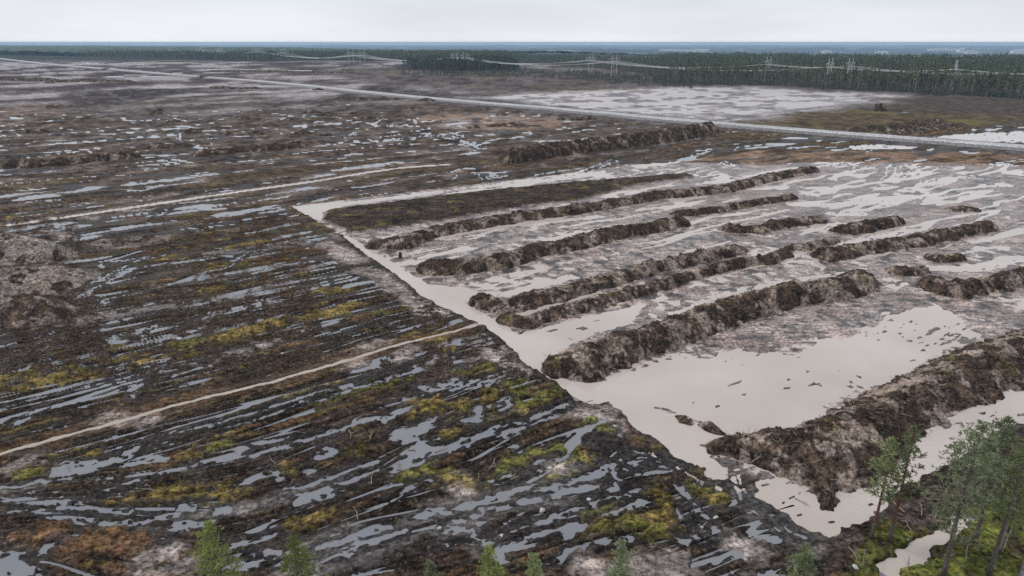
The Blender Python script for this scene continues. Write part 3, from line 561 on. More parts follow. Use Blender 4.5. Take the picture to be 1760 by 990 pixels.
GREEN_CORNER = T('I', [(760,1100),(900,960),(950,820),(990,745),(1060,720),(1250,745),(1330,700),(1500,640),(1760,560),(2100,450),(2100,1100)])
BRUSH_BAND = T('I', [(820,800),(900,730),(1000,680),(1100,590),(1200,530),(1350,450),(1500,360),(1760,210),(2000,100),(2000,420),(1760,540),(1500,620),(1300,710),(1050,740),(980,780),(900,950),(800,960)])
ROAD_PTS = T('P', [(-160,88),(0,101),(85,111),(205,121),(358,134),(440,140),(511,147),(560,152),(620,159),(730,170),(830,179),(960,189),(1037,197),(1160,209),(1296,220),(1433,232),(1535,239),(1671,250),(1760,256),(1900,268),(2200,292)])
TAN_DITCH = T('G', [(-260,430),(0,355),(340,260),(640,180),(860,115),(1100,55),(1340,0)]) + T('E', [(180,830),(350,775),(600,715),(770,668),(830,655)])
PALE_TRACK = T('P', [(-80,405),(0,389),(68,380),(170,365),(273,350),(375,335),(409,330),(560,309),(628,297),(696,288),(770,283)])
CHANNEL = T('P', [(594,406),(615,421),(640,438),(690,470),(720,490),(745,505),(775,521),(810,540),(845,557),(870,574),(900,596),(925,622),(955,641),(985,660),(1015,678)])
CHANNEL_W = [.5,.8,1.0,1.2,1.5,2.2,2.2,1.6,1.3,1.4,1.8,1.9,1.6,1.7,2.6]
TRACK2 = T('P', [(840,552),(900,535),(960,522),(1030,503)])
SILT_LINES = [('C', [(1045 + 38 * i, 680 + 4 * (i % 3)), (1072 + 39 * i, 705), (1066 + 36 * i, 735), (1030 + 34 * i, 765 + 5 * (i % 2))], .12) for i in range(5)] + [('C', [(1210 + 34 * i, 800 - 4 * i), (1240 + 34 * i, 770 - 3 * i), (1320 + 36 * i, 752 - 3 * i), (1420 + 30 * i, 748)], .15) for i in range(6)] + [('C', [(760,690),(820,672),(860,690)], .6), ('C', [(790,690),(850,668),(900,685)], .5), ('C', [(640,700),(760,690),(900,700)], .7), ('C', [(860,720),(1000,700)], .7), ('C', [(650,800),(770,800)], .9), ('C', [(1540,795),(1700,790)], .9), ('C', [(230,670),(270,690)], .5), ('C', [(250,665),(300,690)], .5)] + [('F', [(0,615),(120,570),(300,500),(480,470),(700,430),(900,405)], .7), ('F', [(620,310),(720,290),(860,265),(980,235)], 1.2), ('F', [(600,60),(800,70),(1000,40),(1200,25)], 2.2),
 ('F', [(420,335),(520,330),(620,320)], 1.0), ('F', [(1500,250),(1600,230),(1760,190)], 1.5), ('F', [(1080,445),(1150,460),(1100,480)], .9), ('E', [(700,505),(900,520),(1050,480),(1250,430)], .9), ('F', [(1300,385),(1500,390),(1760,330)], 1.4), ('F', [(800,110),(930,110)], 2.0),
 ('E', [(860,650),(950,625),(1060,600),(1130,580)], .5)]
# ------------------------------------------------------------------ the ground as one sheet
NR_COL, NR_ROW = 1120, 830
inv = np.concatenate([np.linspace(1 / 26.0, 1 / 46.0, 150, endpoint=False), np.linspace(1 / 46.0, 1 / 1500.0, 560, endpoint=False),
                      np.linspace(1 / 1500.0, 1 / 30000.0, 90)])
rows = 1 / inv
cols = np.linspace(-0.93, 0.93, NR_COL)
gx = (rows[:, None] * cols[None, :]).ravel()
gy = np.repeat(rows, NR_COL)
NV = gx.size

def soil_fields(x, y):
    """height, colour, roughness of the ground at places x, y (metres)"""
    D = np.maximum(y, 1.0)
    # the wheel tracks swing round in the near corner
    ang = AN - math.radians(12) * ss(64, 52, y - .35 * (x + 5)) * ss(-26, -10, x) - math.radians(24) * ss(66, 50, y) * ss(-20, -44, x)
    px_, py_ = x + 12, y - 56
    a, b = px_ * np.cos(ang) + py_ * np.sin(ang), -px_ * np.sin(ang) + py_ * np.cos(ang)
    spy = D * D / (H * 682.0) * 1.1                        # row spacing of the sheet
    def fade(lam):                                         # leave out relief finer than the sheet can carry
        return ss(0.9, 2.2, lam / spy)
    # ragged outlines
    wx = x + .55 * perlin(x / 2.3, y / 2.3, 1) + .28 * perlin(x / .8, y / .8, 2)
    wy = y + .55 * perlin(x / 2.3, y / 2.3, 3) + .28 * perlin(x / .8, y / .8, 4)
    far = ss(140, 320, D)
    wx2 = x + far * 3 * perlin(x / 14, y / 14, 5); wy2 = y + far * 5 * perlin(x / 14, y / 14, 6)

    n_big = fbm(a / 26, b / 9, 2, 11)
    n_str = fbm(a / 15, b / 1.9, 3, 12)                    # ruts along the strips
    n_str2 = perlin(a / 34, b / 1.3, 13)
    n_hum = fbm(x / 2.2, y / 2.2, 3, 14)
    n_fin = fbm(x / .55, y / .55, 2, 15)
    n_med = fbm(a / 7, b / 3, 3, 16)
    f2, f1, f05 = fade(2.4), fade(1.6), fade(.5)

    h = 0.235 + .10 * n_big + .15 * n_str * f1 + .06 * n_str2 * f1 + .13 * n_hum * f2 + .06 * n_fin * f05 + .10 * n_med
    h += .12 * np.abs(perlin(x / 1.1, y / 1.1, 17)) * fade(1.1)
    h += far * .04

    # ---- colour of the bog: black peat low, brown heath higher, moss in drifts
    t = h + .10 * n_fin * f05 + .05 * perlin(x / .3, y / .3, 18) * fade(.4)
    col = np.tile(np.array(PEAT), (len(x), 1))
    col = mixc(col, WET, ss(.30, .14, t) * .7)
    col = mixc(col, BROWN, ss(.16, .34, t))
    k = fbm(a / 5, b / 3.2, 3, 21)
    k2 = fbm(x / 1.4, y / 1.4, 2, 22)
    col = mixc(col, RUST, ss(.05, .45, k + .5 * k2 * f1) * ss(.18, .34, t) * .8)
    col = mixc(col, (.027, .021, .018), ss(.0, .4, fbm(a / 9, b / 1.6, 3, 23)) * .85)
    mossz = ss(.02, .4, fbm(a / 20, b / 8, 2, 24) + .30 + .35 * ss(62, 85, D) * ss(190, 140, D))
    mossn = ss(-.06, .26, fbm(x / 3.2, y / 2.6, 3, 25) + .35 * k2 * f1) * mossz * ss(.12, .24, t)
    mc = mixc(np.tile(np.array(OLIVE), (len(x), 1)), (.165, .115, .036), ss(-.2, .3, perlin(x / 5, y / 5, 26)))
    mc = mixc(mc, GREEN, ss(.15, .5, perlin(x / 7, y / 5, 27)))
    col = col + (mc - col) * (mossn * .95)[:, None]
    gm = ss(.16, .5, fbm(a / 12, b / 2.2, 3, 28)) * ss(.1, .35, perlin(a / 40, b / 14, 29) + .2)
    col = mixc(col, GREYMUD, gm * .28)
    pale = ss(.42, .62, fbm(x / 1.5, y / 1.3, 3, 30) + .22 * perlin(x / 12, y / 9, 31))
    col = mixc(col, (.25, .195, .158), pale * .8 * ss(.2, .3, t))
    rough = lerp(np.full(x.shape, .95), .45, ss(.13, .03, h))

    # ---- wheel ruts along the strips: long thin troughs, some holding water, black peat pressed up beside them
    left = ss(.5, 3., poly_sd(wx, wy, SILT_ZONE, 6.))
    for (la, lb, sd_, wid, dmin, dmax) in ((26, 1.7, 341, .075, 0, 120), (38, 3.0, 301, .055, 0, 140), (55, 4.5, 311, .07, 0, 200), (70, 8.0, 321, .055, 90, 420), (120, 16., 331, .05, 170, 700)):
        zn = ss(dmin - 30, dmin + 30, D) * ss(dmax * 1.25, dmax * .85, D)
        rn = perlin(a / la + .35 * perlin(x / 50, y / 50, sd_ + 1), b / lb + .22 * perlin(x / 9, y / 9, sd_ + 2), sd_)
        press = ss(.34, .10, np.abs(rn)) * zn * left
        wv = np.clip(1.1 * spy / lb, wid, .22)
        core = ss(wv, wv * .45, np.abs(rn)) * zn * left
        wetl = ss(.12 + .20 * ss(90, 150, D), .34 + .20 * ss(90, 150, D), perlin(a / 21, b / 7, sd_ + 3) + .25 * perlin(a / 5, b / 4, sd_ + 4))
        col = mixc(col, (.024, .0185, .0155), press * .75)
        h = h - press * .045
        h = lerp(h, np.minimum(h, .06), core)
        h = lerp(h, -.10, core * wetl)
        rough = lerp(rough, .62, core)
    # ---- heath further out: the wide stripped field with rough heaps
    f3 = .75 * ss(125, 210, D + 40 * perlin(x / 60, y / 60, 33)) * ss(60, -40, x - .18 * D)
    k3 = fbm(a / 22, b / 9, 4, 34) * .6 + fbm(x / 9, y / 16, 3, 35) * .7
    cf = np.tile(np.array((.088, .060, .046)), (len(x), 1))
    cf = mixc(cf, (.026, .022, .023), ss(-.05, .3, k3))
    cf = mixc(cf, (.24, .19, .165), ss(.14, .5, -k3 + .2 * n_big))
    cf = mixc(cf, OLIVE, ss(.1, .5, perlin(a / 45, b / 18, 36)) * .6 * ss(330, 220, D))
    cf = mixc(cf, (.105, .075, .03), ss(.2, .5, perlin(a / 30, b / 6, 37)) * .7 * ss(300, 180, D))
    col = lerp(col, cf, (f3 * .8)[:, None])
    h = h + f3 * (.5 * ss(.05, .5, k3) - .04)
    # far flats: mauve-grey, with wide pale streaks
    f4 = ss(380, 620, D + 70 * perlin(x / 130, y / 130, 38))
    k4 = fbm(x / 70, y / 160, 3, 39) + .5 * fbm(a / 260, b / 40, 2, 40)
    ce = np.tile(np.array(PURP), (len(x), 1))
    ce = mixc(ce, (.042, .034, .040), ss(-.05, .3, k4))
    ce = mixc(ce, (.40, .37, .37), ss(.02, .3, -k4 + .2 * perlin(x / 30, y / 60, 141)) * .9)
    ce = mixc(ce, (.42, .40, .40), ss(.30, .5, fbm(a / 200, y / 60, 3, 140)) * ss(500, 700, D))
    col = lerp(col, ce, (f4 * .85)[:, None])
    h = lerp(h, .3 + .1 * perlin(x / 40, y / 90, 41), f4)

    # ---- broad zones
    def zone(pts, soft, maxd=60.):
        d = poly_sd(wx2, wy2, pts, maxd)
        return ss(soft, -soft, d)
    # brown scrub beyond the road
    zb = ss(-20, 40, x + .62 * y - 330) * ss(1500, 1000, D) * ss(430, 520, D + .3 * x)
    cb = mixc(np.tile(np.array((.105, .082, .077)), (len(x), 1)), (.030, .026, .029), ss(-.1, .35, fbm(x / 22, y / 45, 3, 42)))
    cb = mixc(cb, OLIVE, ss(.0, .5, perlin(x / 60, y / 80, 43)) * .7)
    cb = mixc(cb, (.17, .15, .145), ss(.25, .5, fbm(x / 20, y / 60, 3, 44)) * .6)
    col = lerp(col, cb, (zb * .9)[:, None])

    z = zone(VEG_FIELD, 6.)
    cv = mixc(np.tile(np.array((.105, .075, .042)), (len(x), 1)), (.055, .042, .030), ss(-.1, .4, fbm(x / 9, y / 14, 3, 45)))
    cv = mixc(cv, (.135, .115, .045), ss(.05, .5, perlin(x / 40, y / 40, 46)) * .8)
    cv = mixc(cv, (.06, .05, .05), ss(430, 520, D + .55 * (x - 200)) * .75)
    col = lerp(col, cv, z[:, None]); h = lerp(h, .45 + .15 * perlin(x / 8, y / 16, 47), z); rough = lerp(rough, .95, z)

    z = ss(22, -22, poly_sd(wx2, wy2, FAR_PALE, 60.) + 22 * fbm(x / 40, y / 60, 3, 173))
    kk = fbm(x / 26, y / 26, 3, 48) + .8 * fbm(a / 90, b / 8, 3, 49)
    cp_ = mixc(np.tile(np.array((.36, .33, .325)), (len(x), 1)), (.13, .105, .105), ss(-.05, .55, kk))
    cp_ = mixc(cp_, (.22, .155, .14), ss(.2, .6, perlin(x / 60, y / 50, 50)) * .6)
    col = lerp(col, cp_, z[:, None]); h = lerp(h, .02 + .11 * kk, z); rough = lerp(rough, .5, z)

    z = zone(TAN_FIELD, 7.)
    ct = mixc(np.tile(np.array(TANC) * .8, (len(x), 1)), (.22, .19, .17), ss(-.1, .4, fbm(x / 22, y / 22, 3, 51)))
    ct = mixc(ct, (.06, .045, .04), ss(.2, .5, fbm(x / 12, y / 20, 3, 52)))
    col = lerp(col, ct, (z * .9)[:, None])
    z = zone(TAN_LEFT, 14.) * ss(-.2, .3, fbm(x / 25, y / 25, 3, 53))
    col = mixc(col, (.20, .14, .11), z * .8)
    z = zone(BROWN_RIGHT, 3.)
    col = mixc(col, (.085, .062, .05), z * .8)

    # ---- excavated strips with clay bottom
    sd = poly_sd(wx, wy, SILT_ZONE, 40.)
    z = ss(.5, -.5, sd)
    q1, q2 = ss(85, 120, D), ss(150, 210, D)
    fl = fbm(x / 1.5 + y / 6, y / 1.3, 3, 55) * (1 - q1) + fbm(x / 2.6 + y / 9, y / 2.8, 3, 155) * q1 * (1 - q2) + fbm(x / 4.5 + y / 14, y / 6, 3, 255) * q2 + .3 * perlin(a / 9, b / 2.2, 57) + .3 * perlin(x / .7, y / .6, 157) * (1 - q1) + .25 * perlin(x / 1.4, y / 1.6, 158) * (1 - q2)
    big = fbm(a / 30, b / 9, 3, 58)
    hs = .054 + .10 * fl + .06 * big
    cs = np.tile(np.array((.315, .250, .220)), (len(x), 1))
    cs = mixc(cs, PINK, ss(.0, .5, perlin(x / 13, y / 13, 59)))
    cs = mixc(cs, CLAY, ss(.1, .5, -perlin(x / 9, y / 9, 60)) * .7)
    cs = mixc(cs, (.048, .041, .041), ss(.10, .42, fl + .1 * big))
    cs = mixc(cs, (.085, .072, .068), ss(.1, .5, fbm(x / 3, y / 3, 3, 61)) * .6)
    upr = ss(150, 200, D + .25 * x) * ss(10, 60, x + 12 * perlin(x / 25, y / 25, 159))
    hs = hs + upr * (.018 + .07 * perlin(a / 50, b / 16, 160))
    cs = mixc(cs, (.235, .178, .155), upr * ss(-.3, .3, perlin(x / 30, y / 30, 161)) * .75)
    hs = hs + .05 * ss(.0, .4, perlin(x / 20, y / 14, 162))
    col = lerp(col, cs, z[:, None]); h = lerp(h, hs, z); rough = lerp(rough, .36, z)
    for (la, lb, sd_, wid, y0) in ((40, 5.0, 351, .07, 120), (60, 9., 361, .06, 165)):
        rn = perlin(a / la + .3 * perlin(x / 40, y / 40, sd_ + 1), b / lb + .3 * perlin(x / 11, y / 11, sd_ + 2), sd_)
        wv = np.clip(1.0 * spy / lb, wid, .22)
        core = ss(wv, wv * .4, np.abs(rn)) * z * ss(y0 - 20, y0 + 20, D) * ss(y0 * 2.4, y0 * 1.8, D) * ss(-.15, .25, perlin(a / 30, b / 10, sd_ + 3))
        h = lerp(h, -.08, core)
        press = ss(wid * 3.2, wid * 1.4, np.abs(rn)) * z * (1 - core) * ss(y0 - 20, y0 + 20, D)
        col = mixc(col, (.12, .10, .095), press * .35); h = h + press * .02
    # churned wheel loops at the top right of the strips
    zz = z * ss(190, 235, D) * ss(45, 75, x)
    arcs = np.sin((np.hypot(x - 118, y - 205) + 1.5 * perlin(x / 9, y / 9, 62)) * 2 * np.pi / 3.9)
    arcs = np.where(perlin(x / 30, y / 30, 63) > 0, arcs, np.sin((b + 2 * perlin(x / 12, y / 12, 64)) * 2 * np.pi / 4.6))
    zz = zz * ss(-.1, .35, perlin(x / 18, y / 26, 163))
    h = h + zz * (.075 * arcs)
    col = mixc(col, (.17, .14, .13), zz * ss(.1, .8, arcs) * .6)
    z = ss(.5, -1.5, poly_sd(wx, wy, VEG_STRIP, 10.))
    cv = mixc(np.tile(np.array((.05, .038, .031)), (len(x), 1)), (.115, .092, .034), ss(.15, .5, fbm(x / 4, y / 4, 3, 65)))
    cv = mixc(cv, (.025, .021, .02), ss(.1, .4, fbm(a / 5, b / 2, 3, 66)))
    col = lerp(col, cv, z[:, None]); h = lerp(h, .55 + .25 * n_hum + .2 * n_med, z); rough = lerp(rough, .95, z)
    z = zone(ORANGE, 3.5, 30.) * ss(-.35, .25, fbm(a / 24, b / 6, 3, 67))
    col = mixc(col, (.25, .165, .115), z * .85); h = h + z * .12; rough = lerp(rough, .85, z)

    # ---- traced soils
    for tl, p, w in DARK_LINES:
        d = line_dist(wx, wy, T(tl, p), 3.) - w
        m = ss(.8, -.8, d)
        col = mixc(col, (.024, .021, .021), m * .75); rough = lerp(rough, .75, m * .7)
        h = h - m * .03
    for tl, p, w in MUD_LINES:
        d = line_dist(wx, wy, T(tl, p), 4.) - w
        m = ss(.7, -.7, d) * ss(-.5, .2, n_str + .3 * n_fin)
        col = mixc(col, GREYMUD, m * .72); rough = lerp(rough, .42, m)
        h = lerp(h, .07 + .05 * n_str2 + .05 * n_str, m * .85)
    for tl, p, w in CLAY_SPOTS:
        d = line_dist(wx, wy, T(tl, p), 5.) - w
        m = ss(.9, -.9, d + .8 * k2)
        col = mixc(col, (.30, .255, .235), m * .8); rough = lerp(rough, .85, m)
        h = lerp(h, .26 + .14 * n_hum, m * .6)
    for tl, p, w, c, hh in MOSS_LINES:
        d = line_dist(wx, wy, T(tl, p), 5.) - w
        m = ss(.6, -.6, d + 1.1 * k2 * f1) * (.35 + .65 * ss(-.45, .05, fbm(x / 1.6, y / 1.1, 3, 168)))
        h = h + m * hh * (.5 + .5 * ss(-.4, .5, n_hum)) * .55
        v = 1 + .5 * perlin(x / .9, y / .9, 68) * fade(.9)
        col = col + (np.array(c) * v[:, None] - col) * (m * .88)[:, None]; rough = lerp(rough, .95, m)
    # ---- pools
    pd = np.full(x.shape, 9.)
    for tl, p, w in POOL_LINES:
        w2 = w * .75
        pd = np.minimum(pd, line_dist(wx, wy, T(tl, p), 4. + w2) - w2)
    for tl, p in POOLS:
        pd = np.minimum(pd, poly_sd(wx, wy, T(tl, p), 4.) + .12)
    # hummocks standing in the pools
    isl = ss(.30, .55, fbm(a / 2.4, b / 1.1, 3, 70))
    isl = np.maximum(isl, .55 * ss(.12, .4, perlin(a / 10, b / .85, 169) + .3 * perlin(x / .8, y / .8, 170)))
    isl = np.maximum(isl, .8 * ss(.22, .5, fbm(x / 1.7, y / 1.3, 3, 69)))
    m = ss(.28, -.28, pd + isl * 1.0)
    edge = ss(.9, .1, pd) * (1 - m)
    col = mixc(col, (.022, .019, .019), edge * .75); rough = lerp(rough, .68, edge)
    h = lerp(h, np.maximum(h, .05), edge)
    h = lerp(h, -.10, m)
    col = mixc(col, (.05, .045, .045), m)
    # ---- milky ponds
    pm = np.zeros(x.shape); pe = np.zeros(x.shape)
    for P in SILT_POLYS:
        d = poly_sd(wx, wy, P, 8.)
        if P is SILT_POLYS[0]: d = d + (2.6 * fbm(x / 7, y / 7, 3, 171) + 1.3 * fbm(a / 3, b / 1.3, 2, 172)) * ss(14, 34, x)
        pm = np.maximum(pm, ss(.35, -.45, d)); pe = np.maximum(pe, ss(1.6, .2, d))
    for tl, p, w in SILT_LINES:
        d = line_dist(wx, wy, T(tl, p), 5.) - w
        pm = np.maximum(pm, ss(.4, -.4, d))
    d = line_dist(wx * .5 + x * .5, wy * .5 + y * .5, CHANNEL, 6., CHANNEL_W)
    chm = ss(.3, -.3, d); pm = np.maximum(pm, chm); pe = np.maximum(pe, ss(1.8, .2, d))
    ins = ss(.5, -.5, sd)
    shallow = ss(.52, .72, fbm(a / 3.4, b / 1.2, 4, 71) + .55 * perlin(x / 22, y / 16, 72) + .3 * ss(20, 60, x) - .12)
    pe = pe * (1 - pm) * (1 - ins)
    col = mixc(col, (.030, .026, .025), pe * .8)
    h = lerp(h, np.maximum(h, .16) + .12 * n_hum, pe)
    h = lerp(h, -.16 + .30 * shallow * (1 - chm), pm)
    col = mixc(col, (.10, .085, .08), pm * .8)
    # ---- narrow ditches
    for P, w, cc in ((TAN_DITCH, .32, BROWN), (PALE_TRACK, .95, CLAY), (TRACK2, .45, CLAY)):
        d = line_dist(wx * .4 + x * .6, wy * .4 + y * .6, P, 6.) - w
        m = ss(.25, -.25, d); e = ss(2.6, .4, d) * (1 - m) * (1 - pm)
        col = mixc(col, np.array(cc) * .9, e * .55)
        h = lerp(h, .16 + .07 * n_hum + .04 * n_fin, e * .85)
        h = lerp(h, -.2, m)
    # ---- brush and moss corner
    z = ss(1., -1., poly_sd(wx, wy, BRUSH_BAND, 6.))
    cb = mixc(np.tile(np.array((.042, .030, .026)), (len(x), 1)), (.10, .078, .068), ss(.1, .5, fbm(x / 1.3, y / 1.3, 3, 73)))
    col = lerp(col, cb, (z * .9)[:, None]); h = lerp(h, .45 + .3 * n_hum + .12 * n_fin, z * (1 - pm))
    z = ss(1., -1., poly_sd(wx, wy, GREEN_CORNER, 6.))
    cg = mixc(np.tile(np.array((.075, .085, .022)), (len(x), 1)), (.13, .125, .028), ss(.0, .4, fbm(x / 2., y / 2., 3, 74)))
    cg = mixc(cg, (.045, .036, .022), ss(.1, .4, fbm(x / 2.6, y / 2.6, 3, 75)))
    cg = mixc(cg, (.20, .165, .145), ss(.5, .62, fbm(x / 3, y / 2, 3, 76)))
    stream = ss(.3, -.3, line_dist(wx, wy, T('I', POOL_LINES[STREAM][1]), 5.) - .75)
    col = lerp(col, cg, (z * (1 - stream))[:, None]); h = lerp(h, .40 + .3 * n_hum + .1 * n_fin, z * (1 - stream) * .9)
    h = lerp(h, -.14, stream)
    rough = lerp(rough, .95, z)
    # ---- verge of the haul road
    d = line_dist(x, y, ROAD_PTS, 60.)
    e = ss(26., 10., d)
    h = lerp(h, .25, e); col = mixc(col, (.12, .105, .105), e * .55)
    col = mixc(col, (.045, .042, .045), ss(16, 12, d) * ss(6, 9, d) * ss(-150, 0, x) * .7)
    # ---- woodland floor, then the land falls away to a hazy plain
    fz = np.maximum(wood_mask(x, y), ss(1500, 1900, D))
    col = mixc(col, (.030, .030, .022), fz)
    h = lerp(h, .3, fz)
    fall = ss(edge_far(x, y), edge_far(x, y) * 1.9 + 800, D)
    h = h - 72 * fall + 30 * fall * ss(.0, .6, perlin(x / 2600, y / 3800, 81))
    pl = ss(.25, .5, fbm(x / 700, y / 1500, 4, 80))
    col = lerp(col, np.array((.020, .032, .030)) + pl[:, None] * np.array((.17, .17, .15)), ss(.2, .6, fall)[:, None])
    rough = lerp(rough, .9, ss(0, .2, fall))
    return h, np.clip(col, .004, .8), np.clip(rough, .3, 1), pd

STREAM = [i for i, q in enumerate(POOL_LINES) if q[0] == 'I' and q[1][0] == (1060, 965)][0]
# edge of the standing forest: near side, from left to right (photo rows of the trunks' feet)
WOOD_NEAR_P = [(-300,94),(0,95),(130,97),(250,100),(350,104),(450,107),(560,104),(690,106),(830,107),(900,109),(1000,116),(1100,127),(1140,138),(1160,145),(1300,147),(1400,151),(1460,155),(1540,158),(1610,162),(1760,171),(1960,184),(2300,205)]
_wn = np.array([gp(u, v) for u, v in WOOD_NEAR_P])
_wt = _wn[:, 0] / _wn[:, 1]
def wood_near(x, y):
    return np.interp(np.asarray(x) / np.maximum(y, 1), _wt, _wn[:, 1])
def edge_far(x, y):
    return np.interp(np.asarray(x) / np.maximum(y, 1), [-.9, -.75, -.4, -.27, -.02, .24, .5, .75], [9000, 7000, 4500, 3300, 2300, 1750, 1480, 1420])
def wood_mask(x, y):
    nr = wood_near(x, y)
    return ss(0, 25, y - nr)

def fan_sheet():
    h, col, rough, pd = soil_fields(gx, gy)
    verts = np.stack([gx, gy, h], 1)
    n = len(rows)
    idx = np.arange(n * NR_COL).reshape(n, NR_COL)
    faces = np.stack([idx[:-1, :-1].ravel(), idx[:-1, 1:].ravel(), idx[1:, 1:].ravel(), idx[1:, :-1].ravel()], 1)
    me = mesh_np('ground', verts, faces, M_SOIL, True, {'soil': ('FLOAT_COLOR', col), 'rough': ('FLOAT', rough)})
    tag(link('ground', me), kind='structure')
    return h, col, pd
G_H, G_COL, G_PD = fan_sheet()

def ground_at(x, y):
    return float(soil_cache(x, y))
def soil_cache(x, y):
    i = int(np.argmin(np.abs(rows - y))); j = int(np.clip(round((x / rows[i] + .93) / 1.86 * (NR_COL - 1)), 0, NR_COL - 1))
    return G_H[i * NR_COL + j]

# ---- water lies at one level; the relief of the ground decides where it shows
def flat_sheet(name, pts, z, mat):
    mb = MB(); mb.face([(p[0], p[1], z) for p in pts])
    o = mb.obj(name, mat); tag(o, kind='structure'); return o
mb = MB(); mb.face([(-2600, 20, 0), (2600, 20, 0), (2600, 2300, 0), (-2600, 2300, 0)])
tag(mb.obj('bog_water', M_BOG), kind='structure')

def ribbon(name, pts, hw, z, mat):
    P = np.array(pts); mb = MB()
    L, R = [], []
    for i in range(len(P)):
        d = P[min(i + 1, len(P) - 1)] - P[max(i - 1, 0)]; d /= np.linalg.norm(d); nrm = np.array([-d[1], d[0]])
        L.append(P[i] + nrm * hw); R.append(P[i] - nrm * hw)
    for i in range(len(P) - 1):
        mb.face([(*R[i], z), (*R[i + 1], z), (*L[i + 1], z), (*L[i], z)])
    o = mb.obj(name, mat); tag(o, kind='structure'); return o
ribbon('ditch_water', TAN_DITCH[:-1], 1.0, .035, M_TAN)
ribbon('ditch_water', PALE_TRACK, 1.5, .034, M_SILT)
def grown(pts, d):
    P = np.array(pts); n = len(P)
    area = .5 * np.sum(P[:, 0] * np.roll(P[:, 1], -1) - np.roll(P[:, 0], -1) * P[:, 1])
    out = []
    for i in range(n):
        e1 = P[i] - P[i - 1]; e2 = P[(i + 1) % n] - P[i]
        e1 = e1 / (np.linalg.norm(e1) + 1e-9); e2 = e2 / (np.linalg.norm(e2) + 1e-9)
        nn = np.array([e1[1] + e2[1], -e1[0] - e2[0]]); nn = nn / (np.linalg.norm(nn) + .3)
        out.append(tuple(P[i] + nn * d * (1 if area > 0 else -1)))
    return out
flat_sheet('pond_water', grown(SILT_ZONE, 2.6), .026, M_SILT)
flat_sheet('pond_water', grown(SILT_POLYS[1], 1.0), .021, M_SILT)
ribbon('stream', T('I', POOL_LINES[STREAM][1]), 1.5, .03, M_SILT)
FP = FAR_PALE
flat_sheet('pond_water', FP, .026, M_FARSILT)
flat_sheet('pond_water', SILT_POLYS[8], .026, M_SILT)
flat_sheet('pond_water', SILT_POLYS[7], .026, M_SILT)

# ---- haul road: a raised gravel bank
def road():
    P = np.array(ROAD_PTS)
    # resample
    pts = [P[0]]
    for i in range(len(P) - 1):
        n = max(1, int(np.linalg.norm(P[i + 1] - P[i]) / 12))
        for k in range(1, n + 1):
            pts.append(P[i] + (P[i + 1] - P[i]) * k / n)
    P = np.array(pts)
    for _ in range(6):
        P[1:-1] = .5 * P[1:-1] + .25 * (P[:-2] + P[2:])
    prof = [(-9.5, .1), (-6.2, 1.15), (-5.0, 1.30), (-2.4, 1.36), (-1.8, 1.31), (0, 1.42), (1.8, 1.31), (2.4, 1.36), (5.0, 1.30), (6.2, 1.15), (9.5, .1)]
    V, C = [], []
    rs = np.random.RandomState(3)
    for i in range(len(P)):
        d = P[min(i + 1, len(P) - 1)] - P[max(i - 1, 0)]; d /= np.linalg.norm(d); nrm = np.array([-d[1], d[0]])
        for j, (o, z) in enumerate(prof):
            q = P[i] + nrm * (o + rs.uniform(-.25, .25))
            V.append((q[0], q[1], z + rs.uniform(-.05, .05)))
            edge = abs(o) > 6
            wet = abs(abs(o) - 1.8) < .2
            c = (.17, .155, .15) if edge else ((.47, .46, .45) if not wet else (.30, .29, .285))
            C.append(np.array(c) * rs.uniform(.85, 1.12))
    n = len(prof); m = len(P)
    idx = np.arange(n * m).reshape(m, n)
    faces = np.stack([idx[:-1, :-1].ravel(), idx[:-1, 1:].ravel(), idx[1:, 1:].ravel(), idx[1:, :-1].ravel()], 1)
    me = mesh_np('haul_road', V, faces[:, ::-1], M_ROAD, True, {'soil': ('FLOAT_COLOR', np.array(C)), 'rough': ('FLOAT', np.full(n * m, .45))})
    tag(link('haul_road', me), kind='structure')
road()
